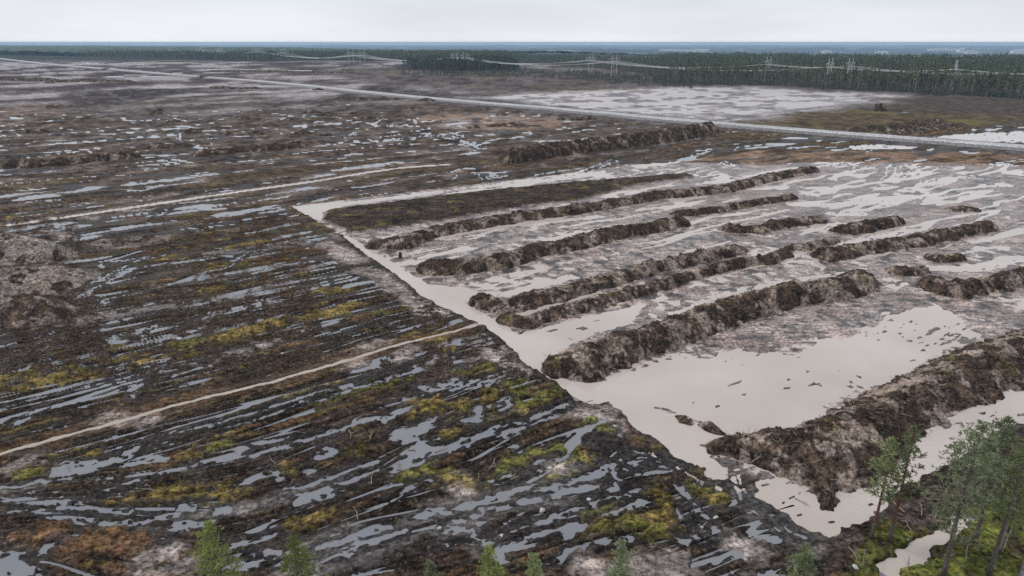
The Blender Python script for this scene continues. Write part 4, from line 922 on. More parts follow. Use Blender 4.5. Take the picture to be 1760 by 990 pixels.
# ------------------------------------------------------------------ heaped banks and spoil heaps
BANKV = []
def heap_mesh(name, sdf, pts, height, clay, cell, seed, dark=1.0, side=1.0, moss=.1, clayc=(.275, .222, .185), lump=1.0):
    """sdf(x,y) = distance inside the outline (positive inside), pts = outline points for the extent, height(x,y,s) = crest profile"""
    P = np.array(pts); A, B = ab(P[:, 0], P[:, 1])
    a = np.arange(A.min() - 1.5, A.max() + 1.5, cell * 1.25); b = np.arange(B.min() - 1.5, B.max() + 1.5, cell)
    aa, bb = np.meshgrid(a, b)
    sh = aa.shape; aa = aa.ravel(); bb = bb.ravel()
    x = aa * CA - bb * SA; y = aa * SA + bb * CA
    j = .5 * perlin(x / 1.6, y / 1.6, seed) + .8 * perlin(x / 4, y / 4, seed + 1) + .25 * perlin(x / .6, y / .6, seed + 8)
    s = sdf(x, y) + j * side
    env = np.clip(s / 1.6, 0, 1)
    base = height(x, y, np.maximum(s, 0))
    lumps = .55 * np.abs(perlin(x / 2.9, y / 2.9, seed + 2)) + .42 * (perlin(x / 1.3, y / 1.3, seed + 3)) + .34 * np.abs(perlin(x / .75, y / .75, seed + 4)) \
        + .12 * perlin(x / .35, y / .35, seed + 5)
    scale = np.clip(base / 2.4, .35, 1.1)
    lumps = lumps + .22 * np.abs(perlin(x / .5, y / .5, seed + 15))
    z = base + env * (lumps - .2) * scale * .88 * lump
    z = np.where(s < 0, np.maximum(s * .8, -.35), z) + .10
    dxy = .35 * env * scale
    x2 = x + dxy * perlin(x / .9, y / .9, seed + 6); y2 = y + dxy * perlin(x / .9, y / .9, seed + 7)
    # what the heap is made of: black peat, brown turf, bands of clay
    n = len(x)
    col = np.tile(np.array((.043, .032, .025)) * dark, (n, 1))
    col = mixc(col, (.112, .077, .055), ss(-.1, .4, fbm(x / 2.2, y / 2.2, 3, seed + 9)))
    clay = clay + .07
    cl = ss(.30 - .55 * clay, .52 - .55 * clay, fbm(x / 4.2, y / 4.2, 3, seed + 10) + .35 * fbm(x / .9, y / .9, 2, seed + 11))
    col = mixc(col, clayc, cl * .88)
    col = mixc(col, (.29, .22, .17), cl * ss(.2, .5, perlin(x / 6, y / 6, seed + 12)) * .5)
    col = mixc(col, (.024, .021, .021), ss(.1, .45, fbm(x / 1.1, y / 1.1, 2, seed + 13)) * (.6 if lump > .6 else .25))
    col = mixc(col, (.10, .095, .03), ss(.62 - moss, .8 - moss, fbm(x / 3, y / 3, 3, seed + 14)) * .8)
    rough = np.full(n, .93)
    idx = np.arange(n).reshape(sh)
    faces = np.stack([idx[:-1, :-1].ravel(), idx[:-1, 1:].ravel(), idx[1:, 1:].ravel(), idx[1:, :-1].ravel()], 1)
    keep = (s[faces].max(1) > -.5)
    faces = faces[keep]
    used = np.zeros(n, bool); used[faces.ravel()] = True
    remap = np.cumsum(used) - 1
    V = np.stack([x2, y2, z], 1)[used]
    if y.mean() < 230 and lump > .6:
        sv = (s[used] > .1)
        BANKV.append((V[sv], cell * cell * 1.25, col[used][sv].mean(1)))
    return mesh_np(name, V, remap[faces], M_HEAP, True, {'soil': ('FLOAT_COLOR', col[used]), 'rough': ('FLOAT', rough[used])})

def ridge(name, foot, w, h, clay, label, seed, group='earth banks between the strips', cat='earth bank', moss=.1, dark=1.0, wav=.22):
    """foot = line of the bank's near foot on the ground"""
    P = np.array(foot); L = []
    if cat == 'earth bank': w, h = w * .88, h * .65
    for i in range(len(P)):
        d = P[min(i + 1, len(P) - 1)] - P[max(i - 1, 0)]; d /= np.linalg.norm(d)
        nrm = np.array([-d[1], d[0]])
        if nrm[1] < 0: nrm = -nrm
        L.append(P[i] + nrm * w / 2)
    L[0] = L[0] + (L[1] - L[0]) / np.linalg.norm(L[1] - L[0]) * w * .35
    L[-1] = L[-1] + (L[-2] - L[-1]) / np.linalg.norm(L[-2] - L[-1]) * w * .35
    L = [tuple(q) for q in L]
    def sdf(x, y):
        return w / 2 - line_dist(x, y, L, w)
    def prof(x, y, s):
        a, b = ab(x, y)
        t = np.clip(s / (w / 2), 0, 1)
        return h * (1 - (1 - t) ** 1.9) * (1 + wav * perlin(a / 7, b / 7, seed + 20) + .16 * perlin(a / 2.8, b / 5, seed + 21))
    D = np.mean(P[:, 1])
    pts = [(q[0] + dx, q[1] + dy) for q in L for dx in (-w / 2, w / 2) for dy in (-w / 2, w / 2)]
    cell = max(.16, np.hypot(D, H) / 682 * .95)
    o = link(name, heap_mesh(name, sdf, pts, prof, clay, cell, seed, dark, 1.0 if w > 4 else .6, moss))
    return tag(o, label, cat, group)

def heap(name, outline, h, clay, label, seed, cat='earth heap', group=None, dark=1.0, pw=1.5, reach=None, moss=.05, cellk=.95, clayc=(.275, .222, .185), lump=1.0):
    P = np.array(outline)
    ext = reach or .5 * min(np.ptp(P[:, 0]), np.ptp(P[:, 1]))
    def sdf(x, y):
        return -poly_sd(x, y, outline, ext * 2 + 2)
    def prof(x, y, s):
        t = np.clip(s / ext, 0, 1)
        return h * (1 - (1 - t) ** pw) * (1 + .2 * perlin(x / (ext + 1), y / (ext + 1), seed + 20))
    D = np.mean(P[:, 1])
    o = link(name, heap_mesh(name, sdf, outline, prof, clay, max(.16, np.hypot(D, H) / 682 * cellk), seed, dark, min(1., ext * .25), moss, clayc, lump))
    return tag(o, label, cat, group)

K = H / 50.0
ridge('earth_bank', T('P', [(632,430),(705,428),(760,406),(900,381),(1000,368),(1140,343),(1260,331),(1330,312),(1412,296)]), 8.5 * K, 3.0 * K, .35, 'long lumpy bank farthest back, running from the ditch to the wheel loops', 100)
ridge('earth_bank', T('P', [(712,471),(765,475),(799,473),(860,464),(901,454),(952,437),(1003,429),(1071,411),(1160,396),(1192,388)]), 9.0 * K, 3.3 * K, .30, 'second long bank from the back, ending in a dark nose at the ditch', 130)
ridge('earth_bank', T('P', [(800,522),(822,530),(852,541),(884,538),(928,528),(986,513),(1037,499),(1105,479),(1160,465),(1230,448),(1290,436)]), 6.6 * K, 2.9 * K, .62, 'long bank with a scalloped tan clay crest above a black nose at the ditch crossing', 160)
ridge('earth_bank', T('P', [(852,556),(884,565),(918,566),(952,553),(1030,532),(1088,515),(1160,495),(1221,474),(1296,457),(1330,454),(1368,440)]), 5.2 * K, 2.3 * K, .55, 'low narrow bank just in front of the scalloped clay bank, along a thin water line', 190)
ridge('earth_bank', T('P', [(938,627),(969,648),(996,655),(1040,641),(1085,628),(1112,614),(1160,604),(1211,583),(1272,556),(1330,542),(1378,525),(1433,521),(1494,508),(1526,492)]), 10.5 * K, 4.2 * K, .50, 'biggest long bank, directly behind the large milky pond, clay topped with a black foot', 220, moss=.16)
ridge('earth_bank', T('P', [(1235,396),(1262,402),(1306,401),(1351,393),(1428,382)]), 6.5 * K, 2.5 * K, .40, 'short bank with a pale tan left end in the middle of the flecked strips', 250)
ridge('earth_bank', T('P', [(1163,372),(1200,371),(1255,364),(1313,352),(1376,343)]), 6.0 * K, 2.0 * K, .35, 'low grey brown bank lying behind the bank with the pale tan left end', 280)
ridge('earth_bank', T('P', [(1430,399),(1467,404),(1500,398),(1563,386)]), 6.5 * K, 2.9 * K, .18, 'short black bank behind a bright blue white pool', 310)
ridge('earth_bank', T('P', [(1358,430),(1392,432),(1450,416)]), 5.0 * K, 1.8 * K, .80, 'small pale tan bank left of the bright pool', 340)
ridge('earth_bank', T('P', [(1402,447),(1440,450),(1467,443),(1528,433),(1583,425),(1647,413),(1722,396)]), 8.0 * K, 3.0 * K, .32, 'long dark bank in front of the bright pool, tapering to the right', 370)
ridge('earth_bank', T('P', [(1566,489),(1600,502),(1640,513),(1665,511),(1690,500)]), 8.0 * K, 3.3 * K, .22, 'rounded dark grey bank end beside the right edge of the largest mud strip', 400)
ridge('earth_bank', T('P', [(1676,506),(1720,505),(1760,496),(1860,470),(1960,440)]), 8.5 * K, 3.2 * K, .48, 'clay spotted bank running out of the right side beyond the rounded dark bank end', 430)
ridge('earth_bank', T('P', [(1525,470),(1570,476),(1606,470)]), 5.0 * K, 2.0 * K, .4, 'small two humped brown bank between the biggest bank and the right edge', 460)
ridge('earth_bank', T('P', [(1590,447),(1620,452),(1664,451)]), 5.5 * K, 1.7 * K, .05, 'small flat black bank alone in the smooth wet strip', 490)
ridge('earth_bank', T('P', [(1645,366),(1690,364)]), 7. * K, 1.4 * K, .35, 'faint low bank at the far right among the shallow water', 520)
ridge('peat_stockpile', T('P', [(880,278),(901,281),(969,269),(1071,256),(1160,244),(1200,237),(1243,226)]), 15 * K, 5.4 * K, .02, 'long black steep sided peat stockpile below the haul road', 550, group=None, cat='peat stockpile', moss=.0, dark=.95, wav=.1)
# far field rows
for i, (tl, p, w, h, c, lb) in enumerate([
    ('A', [(0,705),(150,702),(300,692),(480,672),(650,660),(720,645)], 7, 2.2, .12, 'dark lumpy peat row nearest the left edge above the bright puddle line'),
    ('A', [(740,608),(900,602),(985,592)], 7, 1.5, .05, 'short dark peat row left of a white puddle in the far field'),
    ('A', [(980,645),(1100,640),(1200,622),(1420,612),(1560,592)], 7, 2.0, .1, 'dark peat row behind a long thin white puddle in the left field'),
    ('A', [(1040,300),(1150,305),(1300,306)], 12, 2.0, .0, 'flat dark row far off, left of the bend of the haul road'),
    ('A', [(1040,218),(1200,216),(1500,222),(1760,226)], 26, 2.2, .1, 'broad dark scrub covered row across the far field beyond the road'),
    ('B', [(840,498),(960,490),(1010,482)], 9, 1.3, .1, 'low dark row in the tan field below the road'),
    ('C', [(930,525),(1100,520),(1250,495),(1400,480)], 12, 2.4, .0, 'black row along the front of the brown heath right of the road'),
    ('C', [(1110,545),(1250,530),(1420,500),(1500,496)], 9, 1.8, .15, 'dark row between the haul road and the far right white water'),
    ('A', [(-60,262),(60,262),(160,262),(250,268)], 16, 3.2, .0, 'blackish peat row at the far left edge beside a white puddle'),
    ('A', [(255,275),(400,268),(640,272)], 16, 2.6, .05, 'blackish peat row continuing right of the far white puddle'),
]):
    ridge('peat_row', T(tl, p), w, h, c, lb, 600 + 30 * i, 'dark peat rows in the distant fields', 'peat row')
# grey mineral mounds at the left edge
heap('spoil_mound', T('D', [(-330,330),(-200,250),(0,225),(160,232),(300,270),(430,330),(300,352),(100,372),(-150,390)]), 4.4, 1.05, 'upper pale grey sand mound at the left edge below the straight pale track', 901, 'spoil mound', 'grey mounds at the left edge', 1.0, 1.6, 11, .0, .95, (.275, .238, .208), .35)
heap('spoil_mound', T('D', [(-330,510),(-150,445),(60,425),(280,410),(505,395),(520,405),(420,470),(330,520),(100,530),(-200,560)]), 3.7, 1.1, 'middle pale grey sand mound with a tongue pointing to the wheel ruts', 931, 'spoil mound', 'grey mounds at the left edge', 1.0, 1.5, 9, .0, .95, (.275, .238, .208), .35)
heap('spoil_mound', T('D', [(-330,690),(-150,600),(50,570),(250,565),(385,560),(375,630),(260,680),(0,700),(-200,740)]), 3.6, .35, 'lower dark brown and grey mound at the left edge, nearest of the three', 961, 'spoil mound', 'grey mounds at the left edge', 1.2, 1.6, 7, .02, .95, (.225, .19, .165), .5)
heap('spoil_mound', T('D', [(430,260),(600,235),(800,215),(900,225),(840,262),(640,290),(480,285)]), 1.3, .7, 'low flat grey heap right of the upper sand mound', 971, 'spoil mound', 'grey mounds at the left edge', 1.0, 1.5, 6, .02, .95, (.19, .165, .155), .5)
# wide bank between the pond and the pine corner
heap('earth_bank', T('I', [(130,310),(300,268),(520,240),(640,218),(740,160),(880,98),(1040,2)]) + T('P', [(1558,645),(1603,618),(1671,594),(1760,570),(2000,500),(2000,590),(1900,622),(1760,668),(1671,701),(1640,712),(1586,746)])
     + T('I', [(1200,300),(1100,410),(1000,495),(900,530),(800,560),(775,620),(745,630),(745,560),(640,520),(560,470),(430,425),(385,402),(300,385),(240,370),(180,350)]),
     2.6, .44, 'wide rough bank between the large milky pond and the pine corner', 1001, 'earth bank', 'earth banks between the strips', 1.0, 1.7, 6.0, .18, .7)
heap('earth_bank', T('I', [(0,160),(40,165),(90,200),(85,207),(20,195)]), .5, .1, 'tiny dark island bank in the milky pond, farther one', 1041, 'earth bank', 'earth banks between the strips', 1.0, 1.4, .8)
heap('earth_bank', T('I', [(115,205),(180,198),(230,235),(265,262),(200,255),(150,235)]), .7, .1, 'small dark spit in the milky pond, pointing at the wide rough bank', 1051, 'earth bank', 'earth banks between the strips', 1.0, 1.4, .9)
# heaps by the haul road and in the field below it
rsH = np.random.RandomState(11)
def small_heap(u, v, hw, h, label, seed, clay=.0, group='low dark heaps in the fields below the road', cat='peat heap', name='peat_heap', dark=.9):
    cx, cy = gp(u, v)
    px = np.hypot(cx, cy) / F
    w = hw * px; dp = max(w * .8, 3.0)
    pts = [(cx + w * math.cos(t) * rsH.uniform(.8, 1.15), cy + dp * math.sin(t) * rsH.uniform(.8, 1.15)) for t in np.linspace(0, 2 * math.pi, 11)[:-1]]
    return heap(name, pts, h, clay, label, seed, cat, group, dark, 1.3, min(w, dp))
small_heap(735, 174, 17, 2.4, 'blue black gravel heap on the near shoulder of the haul road, midway', 1100, group='heaps beside the haul road', dark=.8)
small_heap(349, 134, 13, 3.2, 'pointed blue black heap beside the haul road where it bends, far left', 1110, group='heaps beside the haul road', dark=.8)
small_heap(548, 155, 12, 2.0, 'flat dark heap under the haul road left of the bend', 1120, group='heaps beside the haul road', dark=.8)
small_heap(182, 120, 9, 2.6, 'farthest dark heap beside the haul road at the left', 1130, group='heaps beside the haul road', dark=.8)
small_heap(1511, 192, 13, 5.5, 'spiky dark brown brush heap standing in the brown heath', 1140, group=None, cat='brush heap', name='brush_heap')
HEAPS = [(592,170,20,2.2),(622,172,12,2.4),(655,172,18,2.4),(682,172,9,1.5),(610,196,13,1.6),(586,190,10,1.6),(700,187,16,1.5),(718,190,14,1.5),(766,190,12,1.5),(836,189,10,1.4),(862,198,13,1.5),(888,194,14,1.4),
                                   (628,205,13,1.8),(690,200,12,1.4),(560,182,16,1.4),(700,230,10,1.2),(640,203,9,1.2),(812,220,13,1.3),(990,206,14,1.9),(964,206,9,1.6),(1010,205,16,2.0),(470,217,15,1.8),(500,206,14,1.6),(535,194,16,2.0),(560,198,18,2.0),
                                   (520,230,18,1.8),(440,231,14,1.8),(388,232,12,2.0),(330,228,20,2.2),(268,196,11,2.4),(278,191,9,2.2),(560,232,14,1.6),(300,210,14,1.6),(420,205,16,1.6),(90,185,14,2.0),(150,205,14,1.8),(60,228,22,2.0)]
ORD = ['first', 'second', 'third', 'fourth', 'fifth', 'sixth', 'seventh', 'eighth', 'ninth', 'tenth', 'eleventh', 'twelfth', 'thirteenth', 'fourteenth', 'fifteenth', 'sixteenth', 'seventeenth', 'eighteenth', 'nineteenth', 'twentieth', 'twenty-first', 'twenty-second', 'twenty-third', 'twenty-fourth', 'twenty-fifth']
RANK = {}
for side in (0, 1):
    for r_, q in enumerate(sorted([q for q in HEAPS if (q[0] < 540) == bool(side)])): RANK[q] = ORD[r_]
for i, (u, v, hw, h) in enumerate(HEAPS):
    big = 'wide' if hw >= 14 else 'small'
    small_heap(u, v, hw, h, ['%s low black heap among the pale wheel tracks below the road, %s from the left', '%s flat dark heap in the stripped left field, %s of them from the left'][u < 540] % (big, RANK[(u, v, hw, h)]), 1150 + 10 * i,
               group=['black heaps among the pale wheel tracks', 'flat dark heaps in the left field'][u < 540])
# ------------------------------------------------------------------ pines of the corner
M_BARK = plain('pine_bark_grey', (.115, .095, .085), .9, .35, 6)
M_BARKR = plain('pine_bark_red', (.15, .072, .045), .85, .3, 6)
M_BIRCH = plain('pale_bark', (.38, .36, .34), .8, .3, 5)
def leaf_mat(name, c):
    m = plain(name, c, .6, .38, 1.1, .25, True)
    t = m.node_tree; b = t.nodes['Principled BSDF']
    tr = t.nodes.new('ShaderNodeBsdfTranslucent'); mx = t.nodes.new('ShaderNodeMixShader'); mx.inputs[0].default_value = .45
    src = b.inputs['Base Color'].links[0].from_socket
    t.links.new(src, tr.inputs['Color']); t.links.new(b.outputs[0], mx.inputs[1]); t.links.new(tr.outputs[0], mx.inputs[2])
    t.links.new(mx.outputs[0], t.nodes['Material Output'].inputs['Surface'])
    return m
M_NEEDLE = leaf_mat('pine_needles', (.27, .31, .15))
M_NEEDLE2 = leaf_mat('young_needles', (.29, .33, .11))
M_NEEDLE3 = leaf_mat('blue_needles', (.265, .30, .175))
M_DEADTW = plain('dead_twigs', (.13, .105, .09), .9, .3, 8)

def tuft_faces(V, Fc, c, axis, r, n, rs):
    """spray of narrow needle blades round a twig tip"""
    ax = np.array(axis) / (np.linalg.norm(axis) + 1e-9)
    for _ in range(n):
        d = ax * rs.uniform(.1, 1.0) + rs.normal(0, .62, 3); d[2] += .12
        d /= np.linalg.norm(d)
        s = np.cross(d, rs.normal(0, 1, 3)); s /= np.linalg.norm(s) + 1e-9
        L = r * rs.uniform(.6, 1.15); w = L * rs.uniform(.11, .21)
        b = len(V)
        m = c + d * L * .5
        V.append(c - d * L * .1); V.append(m + s * w); V.append(c + d * L); V.append(m - s * w)
        Fc.append((b, b + 1, b + 2, b + 3))

def make_pine(seed, hgt, crown0, rad, mat, bark, dens=1.0, lean=.0, tuft=.30, young=False):
    """returns (trunk, limbs, crown) meshes of a pine of height hgt, base at the origin"""
    rs = np.random.RandomState(seed)
    tr = MB(); n = 12
    bend = rs.uniform(-.25, .25, 2)
    def axis(t):
        return np.array([bend[0] * math.sin(t * 2.3) * .7 + lean * t, bend[1] * math.sin(t * 2.9) * .7, hgt * t])
    r0 = .0115 * hgt + .02
    tr.tube([axis(t) for t in np.linspace(0, .985, n)], [r0 * (1 - t) ** .8 + .012 + (.04 if t == 0 else 0) for t in np.linspace(0, .985, n)], 8)
    lb = MB(); V, Fc = [], []
    nb = int((46 if not young else 60) * dens)
    for i in range(nb):
        q = (i + rs.uniform(0, .9)) / nb
        t = crown0 + (1 - crown0) * q * .99
        p0 = axis(min(t, .985))
        if young:
            L = rad * (1 - q) ** .75 * rs.uniform(.75, 1.1) + .18
            up = .35 + .5 * q
        else:
            L = rad * (math.sin(math.pi * min(1, .18 + .86 * q)) ** .75 * .95 + .12) * rs.uniform(.5, 1.15)
            up = -.12 + .85 * q ** 1.3 + rs.uniform(-.15, .2)
        az = i * 2.399 + rs.uniform(-.5, .5)
        d = np.array([math.cos(az), math.sin(az), up]); d /= np.linalg.norm(d)
        pts = [p0 + d * L * k + np.array([0, 0, (.16 * k * k - .06 * k) * L]) for k in (0, .35, .7, 1)]
        lb.tube(pts, [.028 * L / 1.4 + .012, .02, .014, .007], 4, False)
        nt_ = int((4 + L * 6.8) * dens)
        for j in range(nt_):
            k = rs.uniform(.28 if not young else .12, 1.0) ** .8
            c = pts[0] + (pts[3] - pts[0]) * k
            sp_ = .30 * L * (1.1 - .5 * k)
            off = rs.normal(0, 1, 3) * np.array([sp_, sp_, sp_ * .42])
            c2 = c + off
            if j % 3 == 0:
                lb.tube([c, c2], [.010, .006], 3, False)
            tuft_faces(V, Fc, c2, d + off * .5 + np.array([0, 0, .3]), tuft * rs.uniform(.75, 1.25), 7, rs)
    # a few dead twigs under the crown
    dt = MB()
    if not young:
        for i in range(9):
            t = rs.uniform(crown0 * .45, crown0 * 1.05); az = rs.uniform(0, 6.28); L = rs.uniform(.3, 1.0)
            p0 = axis(t); d = np.array([math.cos(az), math.sin(az), rs.uniform(-.3, .2)])
            dt.tube([p0, p0 + d * L * .6, p0 + d * L + np.array([0, 0, -.1])], [.014, .010, .005], 4, False)
    me_t = tr.mesh('trunk', None, True)
    if bark is None:
        me_t.materials.append(M_BARK)
    elif bark == 'two':
        me_t.materials.append(M_BARK); me_t.materials.append(M_BARKR)
        for p in me_t.polygons:
            if p.center.z > hgt * .22: p.material_index = 1
    else:
        me_t.materials.append(bark)
    me_l = lb.mesh('limbs', M_BARKR if bark == 'two' else M_BARK, True)
    me_c = mesh_np('crown', V, Fc, mat, False)
    me_d = dt.mesh('dead_twigs', M_DEADTW) if dt.v else None
    return me_t, me_l, me_c, me_d

def place_pine(label, meshes, x, y, z, sc, rz, group, name='pine_tree', cat='tree'):
    r = bpy.data.objects.new(name, None); COL.objects.link(r)
    r.location = (x, y, z); r.rotation_euler = (0, 0, rz); r.scale = (sc, sc, sc); r.empty_display_size = .5
    tag(r, label, cat, group)
    for nm, me in zip(('trunk', 'limbs', 'crown', 'dead_twigs'), meshes):
        if me:
            q = link(nm, me, r)
            if nm in ('limbs', 'dead_twigs'): q['kind'] = 'stuff'
    return r

def base_top(bu, bv, tu, tv):
    x, y = gp(bu, bv, .3)
    return x, y, height_for(x, y, tv) - .3
NEAR = [
 ((1497.5, 926), 752, dict(crown0=.42, rad=.125, mat=M_NEEDLE, bark='two', dens=.85), 'slim red barked pine at the left end of the corner stand, by the milky pond'),
 ((1528, 931), 731, dict(crown0=.40, rad=.11, mat=M_NEEDLE, bark='two', dens=.85), 'slim pine just right of the red barked pine, its crown against the pale water'),
 ((1621, 992), 727, dict(crown0=.27, rad=.165, mat=M_NEEDLE3, bark=None, dens=1.15), 'broad grey trunked pine beside the narrow stream, branches hanging low'),
 ((1675, 934), 717, dict(crown0=.36, rad=.155, mat=M_NEEDLE3, bark=None, dens=1.1), 'tallest pine of the corner stand, pale grey foot standing in green moss'),
 ((1715, 945), 775, dict(crown0=.22, rad=.165, mat=M_NEEDLE2, bark=M_BIRCH, dens=1.0), 'yellow green younger pine in front of the right edge, lighter than its neighbours'),
 ((1698, 990), 745, dict(crown0=.45, rad=.135, mat=M_NEEDLE, bark=None, dens=.9), 'pine with a dark trunk leaning over the lower right corner'),
 ((1775, 965), 728, dict(crown0=.28, rad=.16, mat=M_NEEDLE2, bark=None, dens=1.0), 'pine cut off by the right edge, foliage reaching into the corner'),
 ((1800, 915), 735, dict(crown0=.3, rad=.15, mat=M_NEEDLE, bark=None, dens=1.0), 'pine farthest right, mostly outside the corner, behind the yellow green one'),
]
for i, ((bu, bv), tv, kw, lb) in enumerate(NEAR):
    x, y, hg = base_top(bu, bv, bu, tv)
    kw = dict(kw); kw['rad'] = kw['rad'] * hg
    place_pine(lb, make_pine(40 + i, hg, kw['crown0'], kw['rad'], kw['mat'], kw['bark'], kw['dens']), x, y, .3, 1, 0, 'pines in the near right corner')
# tree tops reaching in from below
TOPS = [(352, 900, 11.5, .23, M_NEEDLE2, 'feathery light green tree top left of all the others along the lower edge'),
        (506, 924, 10, .21, M_NEEDLE2, 'bright yellow green tree top, second from the left along the lower edge'),
        (742, 966, 9.0, .15, M_NEEDLE3, 'faint small tree top just peeking over the lower edge left of the grey mud track'),
        (838, 940, 9.5, .18, M_NEEDLE2, 'pointed bright green tree top in front of the grey mud track'),
        (920, 953, 9.2, .14, M_NEEDLE, 'dull green tree top right beside the pointed bright one'),
        (1068, 930, 10.0, .18, M_NEEDLE3, 'blue green tree top among pale clay patches at the lower edge'),
        (1387, 940, 9.5, .18, M_NEEDLE, 'dark green tree top below the tip of the lower milky pond')]
for i, (u, v, hg, rd, mt, lb) in enumerate(TOPS):
    k = (495 - v) / F
    yy = (H - hg) / ((SP - k * CP) / (CP + k * SP))
    depth = yy * CP + (H - hg) * SP
    x = (u - 880) / F * depth
    place_pine(lb, make_pine(70 + i, hg, .18, rd * hg, mt, None, 1.0, 0, .26, True), x, yy, 0, 1, 0, 'tree tops along the lower edge', 'young_pine')
# bare saplings in the corner
def sapling(u, v, tv, label, seed):
    x, y, hg = base_top(u, v, u, tv)
    rs = np.random.RandomState(seed); r = bpy.data.objects.new('birch_sapling', None); COL.objects.link(r); r.location = (x, y, .3)
    tag(r, label, 'sapling', 'bare saplings in the moss corner')
    m = MB(); p = [np.array([0, 0, 0.])]
    for k in range(5): p.append(p[-1] + np.array([rs.uniform(-.08, .08), rs.uniform(-.08, .08), hg / 5]))
    m.tube(p, [.06, .05, .042, .034, .024, .012], 5); m.obj('stem', M_BIRCH, r, True)
    b = MB()
    for k in range(14):
        t = rs.uniform(.3, .95); q = p[0] + (p[-1] - p[0]) * t; az = rs.uniform(0, 6.28); L = rs.uniform(.3, .9) * (1.1 - t)
        d = np.array([math.cos(az), math.sin(az), .9]); b.tube([q, q + d * L], [.016, .006], 3, False)
    b.obj('twigs', M_DEADTW, r)['kind'] = 'stuff'
sapling(1484, 970, 942, 'short bare pale sapling left of the moss cushion', 1)
sapling(1557, 985, 955, 'crooked bare sapling at the lower end of the stream', 2)
sapling(1735, 925, 870, 'bare pale sapling between the right hand pines', 3)
sapling(1722, 950, 865, 'thin bare sapling in front of the right hand pines', 4)
sapling(1660, 965, 915, 'bare twiggy sapling right of the stream', 5)

# ------------------------------------------------------------------ tufts of heath, moss and brush (too many to count)
M_HEATH = plain('heath', (.175, .105, .058), .95, .6, .8, .1, True)
M_MOSST = plain('moss_tuft', (.20, .16, .045), .95, .4, .8, .1, True)
M_GRASST = plain('grass_blades', (.17, .20, .05), .9, .3, .8, .2, True)
M_BRUSH = plain('cut_brush', (.15, .115, .095), .9, .45, 1.2, .1, True)
M_SHRUB = plain('low_shrub', (.135, .15, .04), .85, .45, .9, .2, True)
def blade_clump(name, n, r, hgt, w, mat, seed, flat=.0):
    rs = np.random.RandomState(seed); V, Fc = [], []
    for i in range(n):
        a = rs.uniform(0, 6.28); q = r * math.sqrt(rs.uniform(0, 1)); b = np.array([q * math.cos(a), q * math.sin(a), -.05])
        d = np.array([rs.normal(0, .5), rs.normal(0, .5), rs.uniform(.5, 1) * (1 - flat) + .1]); d = d / np.linalg.norm(d) * hgt * rs.uniform(.5, 1.2)
        s = np.array([-d[1], d[0], rs.uniform(-.3, .3)]); s = s / (np.linalg.norm(s) + 1e-6) * w * rs.uniform(.6, 1.3)
        k = len(V); V += [b - s, b + s, b + d * .6 + s * .8, b + d]; Fc.append((k, k + 1, k + 2, k + 3))
    me = mesh_np(name, V, Fc, mat, False)
    return bpy.data.objects.new(name, me)
def scatter(name, src, P, smin, smax, seed):
    """one object: many tufts of one kind standing on the ground"""
    me = bpy.data.meshes.new(name); me.from_pydata([tuple(p) for p in P], [], []); me.update()
    rs = np.random.RandomState(seed); n = len(P)
    at = me.attributes.new('size', 'FLOAT', 'POINT'); at.data.foreach_set('value', rs.uniform(smin, smax, n).astype(np.float32))
    at = me.attributes.new('turn', 'FLOAT_VECTOR', 'POINT')
    rot = np.zeros((n, 3), np.float32); rot[:, 2] = rs.uniform(0, 6.28, n); at.data.foreach_set('vector', rot.ravel())
    o = link(name, me); tag(o, kind='stuff')
    ng = bpy.data.node_groups.new(name, 'GeometryNodeTree')
    ng.interface.new_socket('Geometry', in_out='INPUT', socket_type='NodeSocketGeometry'); ng.interface.new_socket('Geometry', in_out='OUTPUT', socket_type='NodeSocketGeometry')
    gi = ng.nodes.new('NodeGroupInput'); go = ng.nodes.new('NodeGroupOutput'); ip = ng.nodes.new('GeometryNodeInstanceOnPoints')
    oi = ng.nodes.new('GeometryNodeObjectInfo'); oi.inputs[0].default_value = src; oi.transform_space = 'ORIGINAL'; oi.inputs['As Instance'].default_value = True
    ns = ng.nodes.new('GeometryNodeInputNamedAttribute'); ns.data_type = 'FLOAT'; ns.inputs[0].default_value = 'size'
    nr = ng.nodes.new('GeometryNodeInputNamedAttribute'); nr.data_type = 'FLOAT_VECTOR'; nr.inputs[0].default_value = 'turn'
    L = ng.links.new
    L(gi.outputs[0], ip.inputs['Points']); L(oi.outputs['Geometry'], ip.inputs['Instance']); L(ns.outputs['Attribute'], ip.inputs['Scale']); L(nr.outputs['Attribute'], ip.inputs['Rotation'])
    L(ip.outputs[0], go.inputs[0])
    md = o.modifiers.new('tufts', 'NODES'); md.node_group = ng
    return o
def candidates(n, ymin, ymax, seed, xw=.86):
    rs = np.random.RandomState(seed)
    y = 1 / rs.uniform(1 / ymax, 1 / ymin, n * 1) if False else np.sqrt(rs.uniform(ymin ** 2, ymax ** 2, n))
    x = y * rs.uniform(-xw, xw, n)
    return x, y
def scatter_on(name, src, n, ymin, ymax, keep, smin, smax, seed):
    x, y = candidates(n, ymin, ymax, seed)
    i = np.searchsorted(-rows, -y); i = np.clip(i, 0, len(rows) - 1)
    j = np.clip(np.round((x / y + .93) / 1.86 * (NR_COL - 1)).astype(int), 0, NR_COL - 1)
    k = i * NR_COL + j
    m = keep(x, y, G_H[k], G_COL[k]) & (line_dist(x, y, TAN_DITCH, 4.) > 1.7) & (line_dist(x, y, CHANNEL, 6.) > 3.4)
    P = np.stack([x, y, G_H[k]], 1)[m]
    return scatter(name, src, P, smin, smax, seed)
rsS = np.random.RandomState(5)
def not_silt(x, y):
    return ~inside(x, y, SILT_ZONE)
def lum(c): return c.mean(1)
